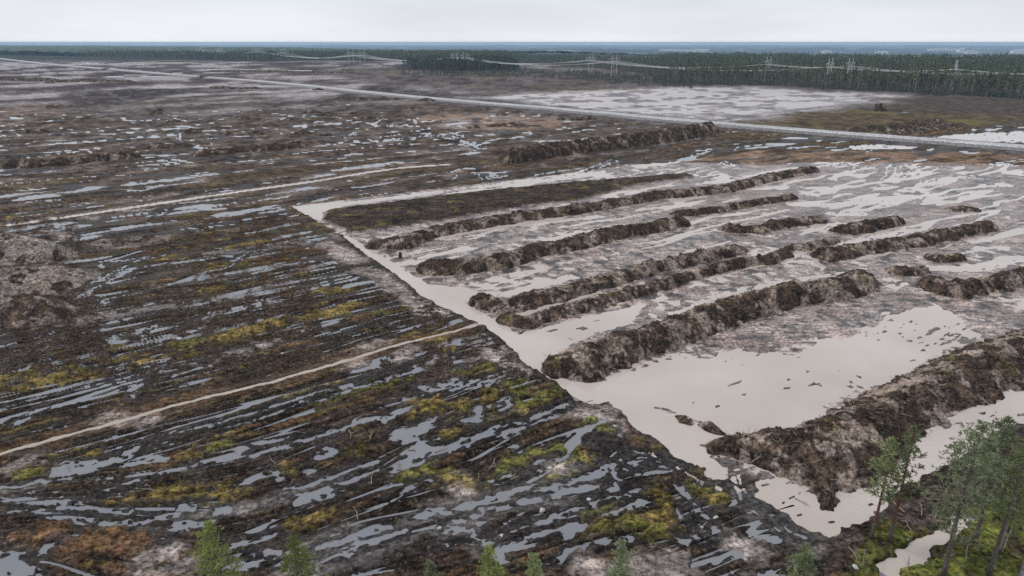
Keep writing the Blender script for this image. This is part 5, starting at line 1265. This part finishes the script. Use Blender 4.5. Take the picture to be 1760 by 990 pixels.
scatter_on('heath_tufts', blade_clump('heath_tuft', 16, .26, .24, .045, M_HEATH, 1), 110000, 44, 170,
           lambda x, y, h, c: (h > .15) & (lum(c) < .085) & (c[:, 0] > c[:, 2] * 1.28) & not_silt(x, y) & (perlin(x / 3, y / 3, 90) > -.1), .5, 1.25, 1)
scatter_on('moss_tufts', blade_clump('moss_tuft', 14, .24, .17, .06, M_MOSST, 2), 90000, 44, 170,
           lambda x, y, h, c: (h > .12) & (c[:, 1] > c[:, 2] * 2.1) & (c[:, 0] > .07) & not_silt(x, y), .5, 1.2, 2)
scatter_on('grass_tufts', blade_clump('grass_tuft', 16, .22, .42, .02, M_GRASST, 3), 120000, 44, 130,
           lambda x, y, h, c: (h > .1) & (c[:, 1] > c[:, 0] * .98) & (c[:, 1] > c[:, 2] * 2.2) & not_silt(x, y), .5, 1.1, 3)
scatter_on('cut_brush', blade_clump('brush_tuft', 12, .35, .34, .018, M_BRUSH, 4, .5), 60000, 42, 110,
           lambda x, y, h, c: inside(x, y, BRUSH_BAND) & (h > .15) & (perlin(x / 2, y / 2, 91) > -.15), .5, 1.4, 4)
scatter_on('low_shrubs', blade_clump('shrub_tuft', 34, .42, .52, .06, M_SHRUB, 5), 60000, 40, 90,
           lambda x, y, h, c: inside(x, y, GREEN_CORNER) & (h > .15) & (perlin(x / 2.4, y / 2.4, 92) > .0) & (c[:, 1] > c[:, 2] * 2.), .4, 1.25, 5)

M_CLOD = plain('peat_clod', (.066, .046, .034), .9, .6, 1.5, .2, True)
M_BITS = plain('wood_bits', (.27, .22, .18), .9, .4, 2., .15, True)
def clod_source():
    rs = np.random.RandomState(3); V, Fc = [], []
    for q in range(4):
        c = rs.uniform(-.35, .35, 3) * np.array([1, 1, .1]); s = rs.uniform(.10, .24)
        b = len(V)
        for k in range(5):
            a = 1.2566 * k + rs.uniform(-.3, .3); V.append(c + np.array([math.cos(a) * s * 1.3, math.sin(a) * s, -.05]))
        for k in range(5):
            a = 1.2566 * k + rs.uniform(-.3, .3); V.append(c + np.array([math.cos(a) * s * .8, math.sin(a) * s * .6, s * rs.uniform(.5, 1.1)]))
        V.append(c + np.array([0, 0, s * .9]))
        for k in range(5):
            Fc += [(b + k, b + (k + 1) % 5, b + 5 + (k + 1) % 5), (b + k, b + 5 + (k + 1) % 5, b + 5 + k), (b + 5 + k, b + 5 + (k + 1) % 5, b + 10)]
    return bpy.data.objects.new('peat_clod', mesh_np('peat_clod', V, Fc, M_CLOD, False))
def bits_source():
    m = MB(); rs = np.random.RandomState(4)
    for q in range(3):
        p = np.array([rs.uniform(-.5, .5), rs.uniform(-.5, .5), .05]); a = rs.uniform(0, 6.28); L = rs.uniform(.25, .8)
        m.tube([p, p + np.array([math.cos(a) * L, math.sin(a) * L, rs.uniform(0, .12)])], [.03, .015], 3, False)
    return bpy.data.objects.new('wood_bits', m.mesh('wood_bits', M_BITS))
scatter_on('peat_clods', clod_source(), 70000, 42, 112, lambda x, y, h, c: (h > .05) & not_silt(x, y) & (perlin(x / 2.5, y / 2.5, 93) > .0), .3, .9, 8)
scatter_on('wood_bits', bits_source(), 22000, 42, 130, lambda x, y, h, c: (h > .06) & not_silt(x, y) & (perlin(x / 5, y / 5, 94) > .05), .4, 1.2, 10)

# clods and torn roots lying on the banks
rsB = np.random.RandomState(8)
bp_, rp_ = [], []
for V_, ar, lm in BANKV:
    dist = np.hypot(V_[:, 1].mean(), H)
    n_ = int(min(len(V_), len(V_) * ar * np.clip(2.2 * (90 / dist) ** 2, .35, 2.2)))
    if len(V_) < 10: continue
    q = rsB.randint(0, len(V_), n_); q = q[(perlin(V_[q, 0] / 2.2, V_[q, 1] / 2.2, 99) > -.1) & (lm[q] < .15)]
    bp_.append(V_[q]); q = rsB.randint(0, len(V_), n_ // 5); rp_.append(V_[q])
scatter('peat_clods', clod_source(), np.concatenate(bp_), .3, 1.15, 11)
scatter('torn_roots', bits_source(), np.concatenate(rp_), .5, 1.5, 12)

# ------------------------------------------------------------------ stones and branches lying about
M_STONE = plain('pale_stone', (.52, .51, .49), .8, .25, 3)
def stone(u, v, sz, label, seed):
    sz = sz * .72
    x, y = gp(u, v, .15); rs = np.random.RandomState(seed)
    bm_v, bm_f = [], []
    n, m = 9, 7
    for i in range(m):
        for j in range(n):
            th = math.pi * i / (m - 1); ph = 2 * math.pi * j / n
            d = np.array([math.sin(th) * math.cos(ph), math.sin(th) * math.sin(ph), math.cos(th)])
            r_ = 1 + .22 * float(perlin(np.array([d[0] * 1.4 + seed]), np.array([d[1] * 1.4 + d[2] * 1.1]), seed)[0])
            bm_v.append(tuple(d * r_ * np.array([1.15, .85, .7]) * sz))
    for i in range(m - 1):
        for j in range(n):
            bm_f.append((i * n + j, (i + 1) * n + j, (i + 1) * n + (j + 1) % n, i * n + (j + 1) % n))
    me = mesh_np('boulder', bm_v, bm_f, M_STONE, True)
    o = link('boulder', me, None, (x, y, max(soil_cache(x, y), .0) + sz * .3)); o.rotation_euler = (0, 0, seed)
    tag(o, label, 'boulder', 'pale stones lying on the bog')
stone(932, 877, .42, 'white boulder on black peat between two straight ruts, largest of the near stones', 1)
stone(862, 922, .24, 'small white stone right of the grey mud track', 2)
stone(1012, 858, .30, 'pale split stone beside a blue rut', 3)
stone(1230, 889, .38, 'white boulder on the black bank left of the lower pond', 4)
stone(1470, 977, .36, 'rounded white stone left of the moss corner', 5)
stone(308, 583, .62, 'rounded pale boulder left of the yellow moss drift', 6)
stone(1448, 793, .40, 'pale stone on the wide rough bank', 8)
stone(1432, 812, .36, 'pale flat stone low on the wide rough bank above the lower pond', 9)
stone(485, 610, .38, 'white stone left of the tan ditch, below the yellow moss', 10)
stone(1206, 906, .22, 'little pale stone by the thin diagonal ruts', 12)
stone(755, 908, .30, 'pale stone at the fork of the grey mud track', 13)
M_STICK = plain('bare_wood', (.30, .235, .175), .85, .25, 6)
def stick_mesh(seed):
    rs = np.random.RandomState(seed); m = MB(); L = rs.uniform(1.6, 2.8)
    pts = [np.array([L * (t - .5), .18 * math.sin(3 * t + seed), .03 + .06 * t]) for t in np.linspace(0, 1, 6)]
    m.tube(pts, [.06, .055, .05, .04, .03, .018], 5)
    for k in range(3):
        p = pts[rs.randint(1, 5)]; d = np.array([rs.uniform(.2, .5), rs.choice([-1, 1]) * rs.uniform(.25, .5), rs.uniform(.05, .2)])
        m.tube([p, p + d], [.028, .012], 4)
    return m.mesh('fallen_branch', M_STICK)
STK = [stick_mesh(i) for i in range(4)]
SPOT = [(820,818),(640,822),(230,842),(255,845),(500,823),(640,745),(690,731),(610,880),(600,745),(1008,692),(560,672),(690,802),(845,795),(850,802),(1380,860),(1210,905),(1465,957),(700,690),(400,770),(260,800),(470,790),(960,710),
        (1405,742),(1560,716),(1610,714),(1350,770),(1300,790),(1480,690),(1590,662),(1700,640),(1690,690),(1440,735),(120,800),(560,800),(760,770),(890,745),(1150,850),(1560,905),(1600,862),(1580,880),(1540,870),(1640,842)]
rs_ = np.random.RandomState(21)
for i, (u, v) in enumerate(SPOT):
    on_bank = u > 1290 and v < 800
    x, y = gp(u, v, 2.4 if on_bank else .3)
    z = 2.55 if on_bank else max(soil_cache(x, y), .02) + .06
    if u > 1490 and v > 820: z = max(soil_cache(x, y), .1) + .15
    o = link('fallen_branch', STK[i % 4], None, (x, y, z)); o.rotation_euler = (rs_.uniform(-.1, .1), rs_.uniform(-.15, .15), rs_.uniform(0, 6.28))
    s = rs_.uniform(.6, 1.15); o.scale = (s, s, s)
    place = 'on the wide rough bank' if on_bank else 'in the pine corner' if u > 1370 else 'in the left foreground' if u < 560 else 'in the middle foreground'
    same = sorted(w for w in SPOT if (w[0] > 1290 and w[1] < 800) == on_bank and (on_bank or ((w[0] > 1370) == (u > 1370) and (w[0] < 560) == (u < 560))))
    tag(o, 'bare pale branch lying %s, %s from the left there' % (place, ORD[same.index((u, v))]), 'branch', 'bare branches lying about')
# dark stub in the far flecked strip
x, y = gp(688, 443); mb = MB(); mb.tube([(0, 0, -.1), (.05, 0, .7), (.0, .05, 1.25)], [.42, .36, .22], 7); mb.tube([(0, 0, .7), (.5, .2, .95)], [.14, .06], 5); mb.tube([(0, 0, .4), (-.45, .1, .5)], [.15, .05], 5)
tag(mb.obj('tree_stump', plain('stump', (.05, .038, .03)), None, False, (x, y, 0)), 'dark ragged stump standing alone in the flecked strip by the ditch', 'stump')
# ------------------------------------------------------------------ the standing forest
M_FTRUNK = plain('forest_trunk', (.26, .22, .20), .9, .35, .3, .1, True)
M_FCROWN = plain('forest_crown', (.125, .155, .090), .8, .4, .25, .15, True)
M_FCROWN2 = plain('spruce_crown', (.075, .102, .072), .8, .4, .25, .15, True)
def forest_tree_mesh(seed, hgt, c0, rad, n, mat, spruce=False):
    rs = np.random.RandomState(seed); mb = MB()
    mb.tube([(0, 0, -.3), (rs.uniform(-.2, .2), rs.uniform(-.2, .2), hgt * .5), (0, 0, hgt * .93)], [.21, .16, .04], 5, False)
    V, Fc = [], []
    for i in range(n):
        q = rs.uniform(0, 1); z = hgt * (c0 + (1 - c0) * q)
        R = rad * ((1 - q) ** .8 + .06 if spruce else (math.sin(math.pi * min(1, .22 + .8 * q)) ** .7) * 1.0)
        a = rs.uniform(0, 6.28); rr = R * math.sqrt(rs.uniform(.05, 1))
        c = np.array([rr * math.cos(a), rr * math.sin(a), z])
        d = np.array([math.cos(a), math.sin(a), rs.uniform(-.5, .5) if not spruce else -.45]) * rs.uniform(.5, 1.0) * (.55 + .25 * rad)
        s = np.cross(d, rs.normal(0, 1, 3)); s = s / np.linalg.norm(s) * .42
        b = len(V); V += [c - d * .6, c + s, c + d, c - s]; Fc.append((b, b + 1, b + 2, b + 3))
    tmesh = mb.mesh('trunk', M_FTRUNK, True); cmesh = mesh_np('crown', V, Fc, mat, False)
    return tmesh, cmesh
FT = [forest_tree_mesh(200 + i, 1.0 * h_, c0, rd, 74, M_FCROWN) for i, (h_, c0, rd) in enumerate([(18.5, .50, 1.7), (20, .55, 1.6), (17, .45, 1.9), (19.5, .60, 1.5), (16, .5, 1.5)])]
FS = [forest_tree_mesh(220 + i, h_, .12, 1.9, 90, M_FCROWN2, True) for i, h_ in enumerate([16., 18., 14.5])]
def joined(tm, cm, name):
    """trunk and crown in one mesh for the inner forest"""
    V = [tuple(v.co) for v in tm.vertices]; n0 = len(V); V += [tuple(v.co) for v in cm.vertices]
    Fc = [tuple(p.vertices) for p in tm.polygons] + [tuple(i + n0 for i in p.vertices) for p in cm.polygons]
    me = bpy.data.meshes.new(name); me.from_pydata(V, [], Fc); me.materials.append(tm.materials[0]); me.materials.append(cm.materials[0])
    nt_ = len(tm.polygons)
    for i, p in enumerate(me.polygons): p.material_index = 0 if i < nt_ else 1
    return bpy.data.objects.new(name, me)
JT = [joined(t, c, 'forest_pine') for t, c in FT]; JS = [joined(t, c, 'forest_spruce') for t, c in FS]
rsF = np.random.RandomState(77)
# front row: each tree by itself
T_EDGE = [((u - 880) / F) for u in np.linspace(1120, 1775, 250)]
k = 0
for i, tq in enumerate(T_EDGE):
    # tan of azimuth on the ground for an edge tree: iterate to the near edge distance
    u = 880 + tq * F
    vv = np.interp(u, [q[0] for q in WOOD_NEAR_P], [q[1] for q in WOOD_NEAR_P])
    x, y = gp(u, vv)
    dpt = abs(rsF.normal(0, 14)) + 12 * max(0, float(perlin(np.array([x / 25]), np.array([.5]), 107)[0])) + .5
    x += rsF.uniform(-4, 4); y += dpt
    tm, cm = FT[rsF.randint(0, 5)] if rsF.rand() < .88 else FS[rsF.randint(0, 3)]
    r = bpy.data.objects.new('forest_pine', None); COL.objects.link(r); r.location = (x, y, .2); r.rotation_euler = (rsF.normal(0, .02), rsF.normal(0, .02), rsF.uniform(0, 6.28))
    s = rsF.uniform(.72, 1.15) * np.interp(u, [1120, 1180, 1300], [.7, .9, 1.]); r.scale = (s, s, s * rsF.uniform(.94, 1.06)); r.empty_display_size = 1
    tag(r, 'tall bare stemmed pine in the front row of the forest edge beyond the pale field', 'tree', 'pines along the forest edge')
    link('trunk', tm, r); link('crown', cm, r)
# corridor of the power line stays clear
LINE_A = [gp(u, 0, 0) if False else None for u in ()]
TOW = [('a', 290, 2450), ('a', 378, 2100), ('a', 487, 1750), ('a', 603, 1420), ('a', 782, 1200), ('a', 1016, 985), ('a', 1321, 800), ('a', 1462, 735), ('a', 1830, 600),
       ('b', 345, 2350), ('b', 443, 1980), ('b', 622, 1390), ('b', 800, 1160), ('b', 1056, 925), ('b', 1427, 715), ('b', 1643, 650), ('b', 1960, 570)]
TOWXY = [(c, (u - 880) / (F * CP) * 1.0 * d, d) for c, u, d in TOW]
def tow_x(u, D, z=20.):
    depth = D * CP + (H - z) * SP
    return (u - 880) / F * depth
TOWXY = [(c, tow_x(u, d), d) for c, u, d in TOW]
CORR = [[(x, y) for c, x, y in TOWXY if c == w] for w in 'ab']
def forest_points(n, seed):
    rs = np.random.RandomState(seed)
    y = np.sqrt(rs.uniform(520. ** 2, 2300. ** 2, n)); x = y * rs.uniform(-.86, .86, n)
    nr = wood_near(x, y)
    cl = np.minimum(line_dist(x, y, CORR[0], 60.), line_dist(x, y, CORR[1], 60.))
    tt = x / y
    back = np.where(tt < -.05, 1e5, edge_far(x, y) + 60)
    ok = (y > nr + 6) & (cl > 20) & (y < back) & (y < 2300)
    # thinner, lower growth left of the tall edge
    return x[ok], y[ok]
x, y = forest_points(135000, 3)
tt = x / y
thin = ss(.10, .22, tt) ; nr = wood_near(x, y)
dd = y - nr
mid_clear = (tt > -.02) & (tt < .20) & (dd < 60 + 60 * perlin(x / 60, y / 60, 95))
leftscrub = (tt < -.16) & (tt > -.30) & (y < 1500 + 60 * perlin(x / 80, y / 80, 96))
okk = ~((mid_clear | leftscrub) & (rsF.rand(len(x)) > .12)) & (rsF.rand(len(x)) < np.clip(1.05 - y / 4200, .5, 1))
x, y = x[okk], y[okk]
sel = rsF.randint(0, 5, len(x)); spr = rsF.rand(len(x)) < (.30 + .45 * ss(-.05, -.3, x / y))
sz = np.interp(x / y, [-.02, .03, .17, .25], [1, .55, .62, 1]) * (1 + .16 * perlin(x / 45, y / 90, 97))
for i in range(5):
    m = (sel == i) & ~spr
    scatter('forest', JT[i], np.stack([x[m], y[m], np.full(m.sum(), .1)], 1), .62 * sz[m], 1.1 * sz[m], 30 + i)
for i in range(3):
    m = spr & (sel % 3 == i)
    scatter('forest', JS[i], np.stack([x[m], y[m], np.full(m.sum(), .1)], 1), .55 * sz[m], 1.08 * sz[m], 40 + i)
# dark block of spruce in mid distance
P0 = T('P', [(692, 117), (705, 121), (780, 123), (850, 121.5), (888, 122.5), (893, 118), (850, 113), (780, 112), (720, 113.5)])
rs = np.random.RandomState(9)
bx = np.array([q[0] for q in P0]); by = np.array([q[1] for q in P0])
cx = rs.uniform(bx.min(), bx.max(), 5200); cy = rs.uniform(by.min(), by.max(), 5200)
m = inside(cx, cy, P0) & (rs.rand(5200) < .25 + .75 * ss(bx.min() + 5, bx.min() + 120, cx + 30 * perlin(cx / 8, cy / 8, 105)))
cx, cy = cx[m], cy[m]
front = np.argsort(cy - np.interp(cx, [bx.min(), bx.max()], [gp(690, 121)[1], gp(890, 122)[1]]))[:45]
msk = np.ones(len(cx), bool); msk[front] = False
for i in front:
    tm, cm = FS[rs.randint(0, 3)]
    r = bpy.data.objects.new('spruce_tree', None); COL.objects.link(r); r.location = (cx[i], cy[i], .2); r.rotation_euler = (0, 0, rs.uniform(0, 6.28)); s = rs.uniform(.65, 1.15); r.scale = (s, s, s)
    tag(r, 'dark slender spruce at the front of the small wood below the power line', 'tree', 'spruces of the small dark wood')
    link('trunk', tm, r); link('crown', cm, r)
idx3 = rs.randint(0, 3, len(cx))
for i in range(3):
    q = msk & (idx3 == i)
    scatter('forest', JS[i], np.stack([cx[q], cy[q], np.full(q.sum(), .1)], 1), (.8 + .3 * perlin(cx / 16, cy / 30, 106))[q] * .85, (.8 + .3 * perlin(cx / 16, cy / 30, 106))[q] * 1.35, 60 + i)
# young growth left of the tall edge
xx = []; rs = np.random.RandomState(12)
ux = rs.uniform(690, 1190, 5200); vx = np.interp(ux, [690, 900, 1000, 1160, 1190], [125, 128, 132, 146, 148]) + rs.uniform(-9, 6, 5200)
pts = np.array([gp(u, v) for u, v in zip(ux, vx)]); m = perlin(pts[:, 0] / 30, pts[:, 1] / 30, 98) > -.12 - .3 * rs.rand(5200)
pts = pts[m]
scatter('young_growth', JS[2], np.stack([pts[:, 0], pts[:, 1], np.full(len(pts), .1)], 1), .10, .34, 70)

rs = np.random.RandomState(14)
ux = rs.uniform(1110, 1790, 2600); vx = np.interp(ux, [q[0] for q in WOOD_NEAR_P], [q[1] for q in WOOD_NEAR_P])
pts = np.array([gp(u, v) for u, v in zip(ux, vx)]); pts[:, 1] += rs.normal(1, 6, 2600)
pts = pts[perlin(pts[:, 0] / 14, pts[:, 1] / 14, 108) > -.15 - .2 * rs.rand(2600)]
scatter('edge_scrub', JS[1], np.stack([pts[:, 0], pts[:, 1], np.full(len(pts), .1)], 1), .06, .30, 71)

# canopy of the far woods, too distant to tell trees apart
def far_canopy():
    rws = 1 / np.linspace(1 / 2250., 1 / 9500., 70); cl = np.linspace(-.93, .93, 520)
    X = (rws[:, None] * cl[None]).ravel(); Y = np.repeat(rws, 520)
    h, c, r_, _ = None, None, None, None
    D = Y
    fall = ss(edge_far(X, Y), edge_far(X, Y) * 1.9 + 800, D)
    Z = 13 + 3.2 * perlin(X / 14, Y / 40, 101) + 2.5 * perlin(X / 40, Y / 120, 102) + 5 * perlin(X / 500, Y / 700, 103) - 72 * fall
    col = np.tile(np.array((.06, .085, .06)), (len(X), 1)); col = mixc(col, (.10, .125, .085), ss(0, .5, fbm(X / 120, Y / 260, 3, 104)))
    idx = np.arange(len(X)).reshape(70, 520)
    faces = np.stack([idx[:-1, :-1].ravel(), idx[:-1, 1:].ravel(), idx[1:, 1:].ravel(), idx[1:, :-1].ravel()], 1)
    keepv = (Y > wood_near(X, Y)) & (Y < edge_far(X, Y) * 1.25)
    faces = faces[keepv[faces].all(1)]
    me = mesh_np('far_forest', np.stack([X, Y, Z], 1), faces, M_CANOPY, True, {'soil': ('FLOAT_COLOR', col), 'rough': ('FLOAT', np.full(len(X), .9))})
    tag(link('far_forest', me), kind='stuff')
far_canopy()

# ------------------------------------------------------------------ power line
M_STEEL = plain('pale_steel', (.62, .64, .64), .5, .1, .3)
M_WIRE = plain('conductor', (.60, .62, .62), .45, .05, .3)
TH = 27.0
def tower_meshes():
    lg = []
    for s in (-1, 1):
        lg.append(MB().tube([(s * 5.2, 0, 0), (s * 4.3, 0, TH)], [.30, .24], 5).mesh('leg', M_STEEL))
    arm = MB().tube([(-11, 0, TH * .80), (-4.3, 0, TH * .84), (4.3, 0, TH * .84), (11, 0, TH * .80)], [.16, .26, .26, .16], 5)
    arm.tube([(-11, 0, TH * .80), (0, 0, TH * .76), (11, 0, TH * .80)], [.12, .14, .12], 4)
    br = MB()
    br.tube([(-4.9, 0, TH * .42), (4.4, 0, TH * .8)], [.12, .12], 4).tube([(4.9, 0, TH * .42), (-4.4, 0, TH * .8)], [.12, .12], 4)
    ins = MB()
    for xx_ in (-9, 0, 9):
        ins.tube([(xx_, 0, TH * .80), (xx_, 0, TH * .70)], [.11, .11], 5)
    guy = MB()
    for s in (-1, 1):
        for q in (-1, 1):
            guy.tube([(s * 4.3, 0, TH * .82), (s * 12, q * 13, 0)], [.05, .05], 3, False)
    return lg, arm.mesh('crossarm', M_STEEL), br.mesh('brace', M_STEEL), ins.mesh('insulators', M_STEEL), guy.mesh('guy_wires', M_STEEL)
LG, ARM, BR, INS, GUY = tower_meshes()
TL = {('a', 290): 'faintest lattice mast, far left over the hazy woods', ('a', 378): 'faint mast of the power line above the far left woods, third from the left', ('a', 487): 'faint mast left of the clearing, over dark woods', ('a', 603): 'mast at the clearing in the woods left of the small dark wood',
      ('a', 782): 'mast rising behind the small dark wood, nearer its left half', ('a', 1016): 'left hand mast above the low woods in the middle of the horizon', ('a', 1321): 'mast standing alone above the forest, left of the close group', ('a', 1462): 'right mast of the close group above the forest', ('a', 1830): 'mast beyond the right edge',
      ('b', 345): 'faint mast second from the left over the hazy woods', ('b', 443): 'faint mast midway over the far left woods', ('b', 622): 'right hand mast of the pair at the clearing', ('b', 800): 'mast rising behind the right half of the small dark wood', ('b', 1056): 'right hand mast above the low woods in the middle of the horizon',
      ('b', 1427): 'left mast of the close group above the forest', ('b', 1643): 'mast above the forest nearest the right edge', ('b', 1960): 'mast far outside the right edge'}
for (c, u, d), (_, x, y) in zip(TOW, TOWXY):
    L = CORR['ab'.index(c)]; i = L.index((x, y)); p, q = L[max(i - 1, 0)], L[min(i + 1, len(L) - 1)]
    ang = math.atan2(q[1] - p[1], q[0] - p[0]) + math.pi / 2
    if u < 1800:
        r = bpy.data.objects.new('power_pylon', None); COL.objects.link(r); r.location = (x, y, .1); r.rotation_euler = (0, 0, ang)
        r.scale = (1, 1, 1 if u > 560 else 1.1)
        tag(r, TL[(c, u)], 'pylon', 'pylons of the power line')
        for me in LG: link('leg', me, r)
        for nm, me in (('crossarm', ARM), ('brace', BR), ('insulators', INS), ('guy_wires', GUY)): link(nm, me, r)
SPN = 0
for w in 'ab':
    L = CORR['ab'.index(w)]
    for i in range(len(L) - 1):
        p, q = np.array(L[i]), np.array(L[i + 1]); d = q - p; ln = np.linalg.norm(d); nn = np.array([-d[1], d[0]]) / ln
        r = bpy.data.objects.new('power_line', None); COL.objects.link(r); r.location = (p[0], p[1], 0)
        u0 = [t for t in TOW if t[0] == w][i][1]
        where = 'over the far left woods' if u0 < 500 else 'across the clearing and the small dark wood' if u0 < 780 else 'above the low woods in the middle' if u0 < 1000 else 'above the forest on the right'
        nth = ['first', 'second', 'third', 'fourth', 'fifth', 'sixth', 'seventh', 'eighth', 'ninth'][i]
        tag(r, 'sagging pale wires, %s span from the left on the %s power line' % (nth, 'farther' if w == 'a' else 'nearer'), 'power line', 'wire spans of the power line ' + where)
        for k_ in (-9, 0, 9):
            mb = MB(); rad = .06 + .00010 * (p[1] + q[1]) / 2
            sag = 8.5 * min(1.2, ln / 330)
            mb.tube([(d[0] * t + nn[0] * k_, d[1] * t + nn[1] * k_, TH * .70 - sag * 4 * t * (1 - t)) for t in np.linspace(0, 1, 15)], [rad] * 15, 4, False)
            mb.obj('wire', M_WIRE, r)

# ------------------------------------------------------------------ far town on the plain
M_TOWN = plain('pale_wall', (.75, .74, .72), .7, .05, .01)
M_TROOF = plain('town_roof', (.45, .44, .44), .7, .1, .01)
M_GLASS = plain('town_window', (.05, .06, .07), .2, .05, .01)
for i, (u, v, wd, ht, lb) in enumerate([(1622, 87.5, 420, 26, 'long white hall in the blue distance, leftmost of the far right buildings'), (1650, 90, 60, 44, 'tall white block in the blue distance right of the long hall'), (1668, 92.5, 110, 26, 'small white block in the blue distance nearest the forest'),
                                       (1755, 92, 200, 34, 'white building in the blue distance at the right edge'), (1515, 93, 110, 22, 'tiny white building in the blue distance left of the long hall'), (1170, 89.5, 520, 22, 'wide pale building in the blue distance above the middle forest'), (1205, 90, 160, 30, 'pale block beside the wide far building'), (1420, 92.5, 90, 26, 'tiny pale building behind the close pylon group')]):
    x, y = gp(u, v, -70)
    r = bpy.data.objects.new('far_building', None); COL.objects.link(r); r.location = (x, y, -72)
    tag(r, lb, 'building', 'pale buildings on the far plain')
    MB().box((0, 0, ht / 2), (wd, 60, ht)).obj('wall', M_TOWN, r)
    MB().face([(-wd / 2 - 2, -32, ht), (wd / 2 + 2, -32, ht), (wd / 2 + 2, 0, ht + 8), (-wd / 2 - 2, 0, ht + 8)]).face([(-wd / 2 - 2, 0, ht + 8), (wd / 2 + 2, 0, ht + 8), (wd / 2 + 2, 32, ht), (-wd / 2 - 2, 32, ht)]).obj('roof', M_TROOF, r)

# ------------------------------------------------------------------ haze in the air
hz = MB().box((0, 15200, -14.0), (64000, 31200, 120.0)).obj('haze', None)
tag(hz, kind='stuff')
m = bpy.data.materials.new('haze'); m.use_nodes = True; t = m.node_tree
for n in list(t.nodes): t.nodes.remove(n)
o_ = t.nodes.new('ShaderNodeOutputMaterial'); v_ = t.nodes.new('ShaderNodeVolumePrincipled')
v_.inputs['Color'].default_value = (.55, .77, 1.0, 1); v_.inputs['Density'].default_value = 7.5e-5; v_.inputs['Anisotropy'].default_value = .0
t.links.new(v_.outputs[0], o_.inputs['Volume'])
hz.data.materials.append(m)
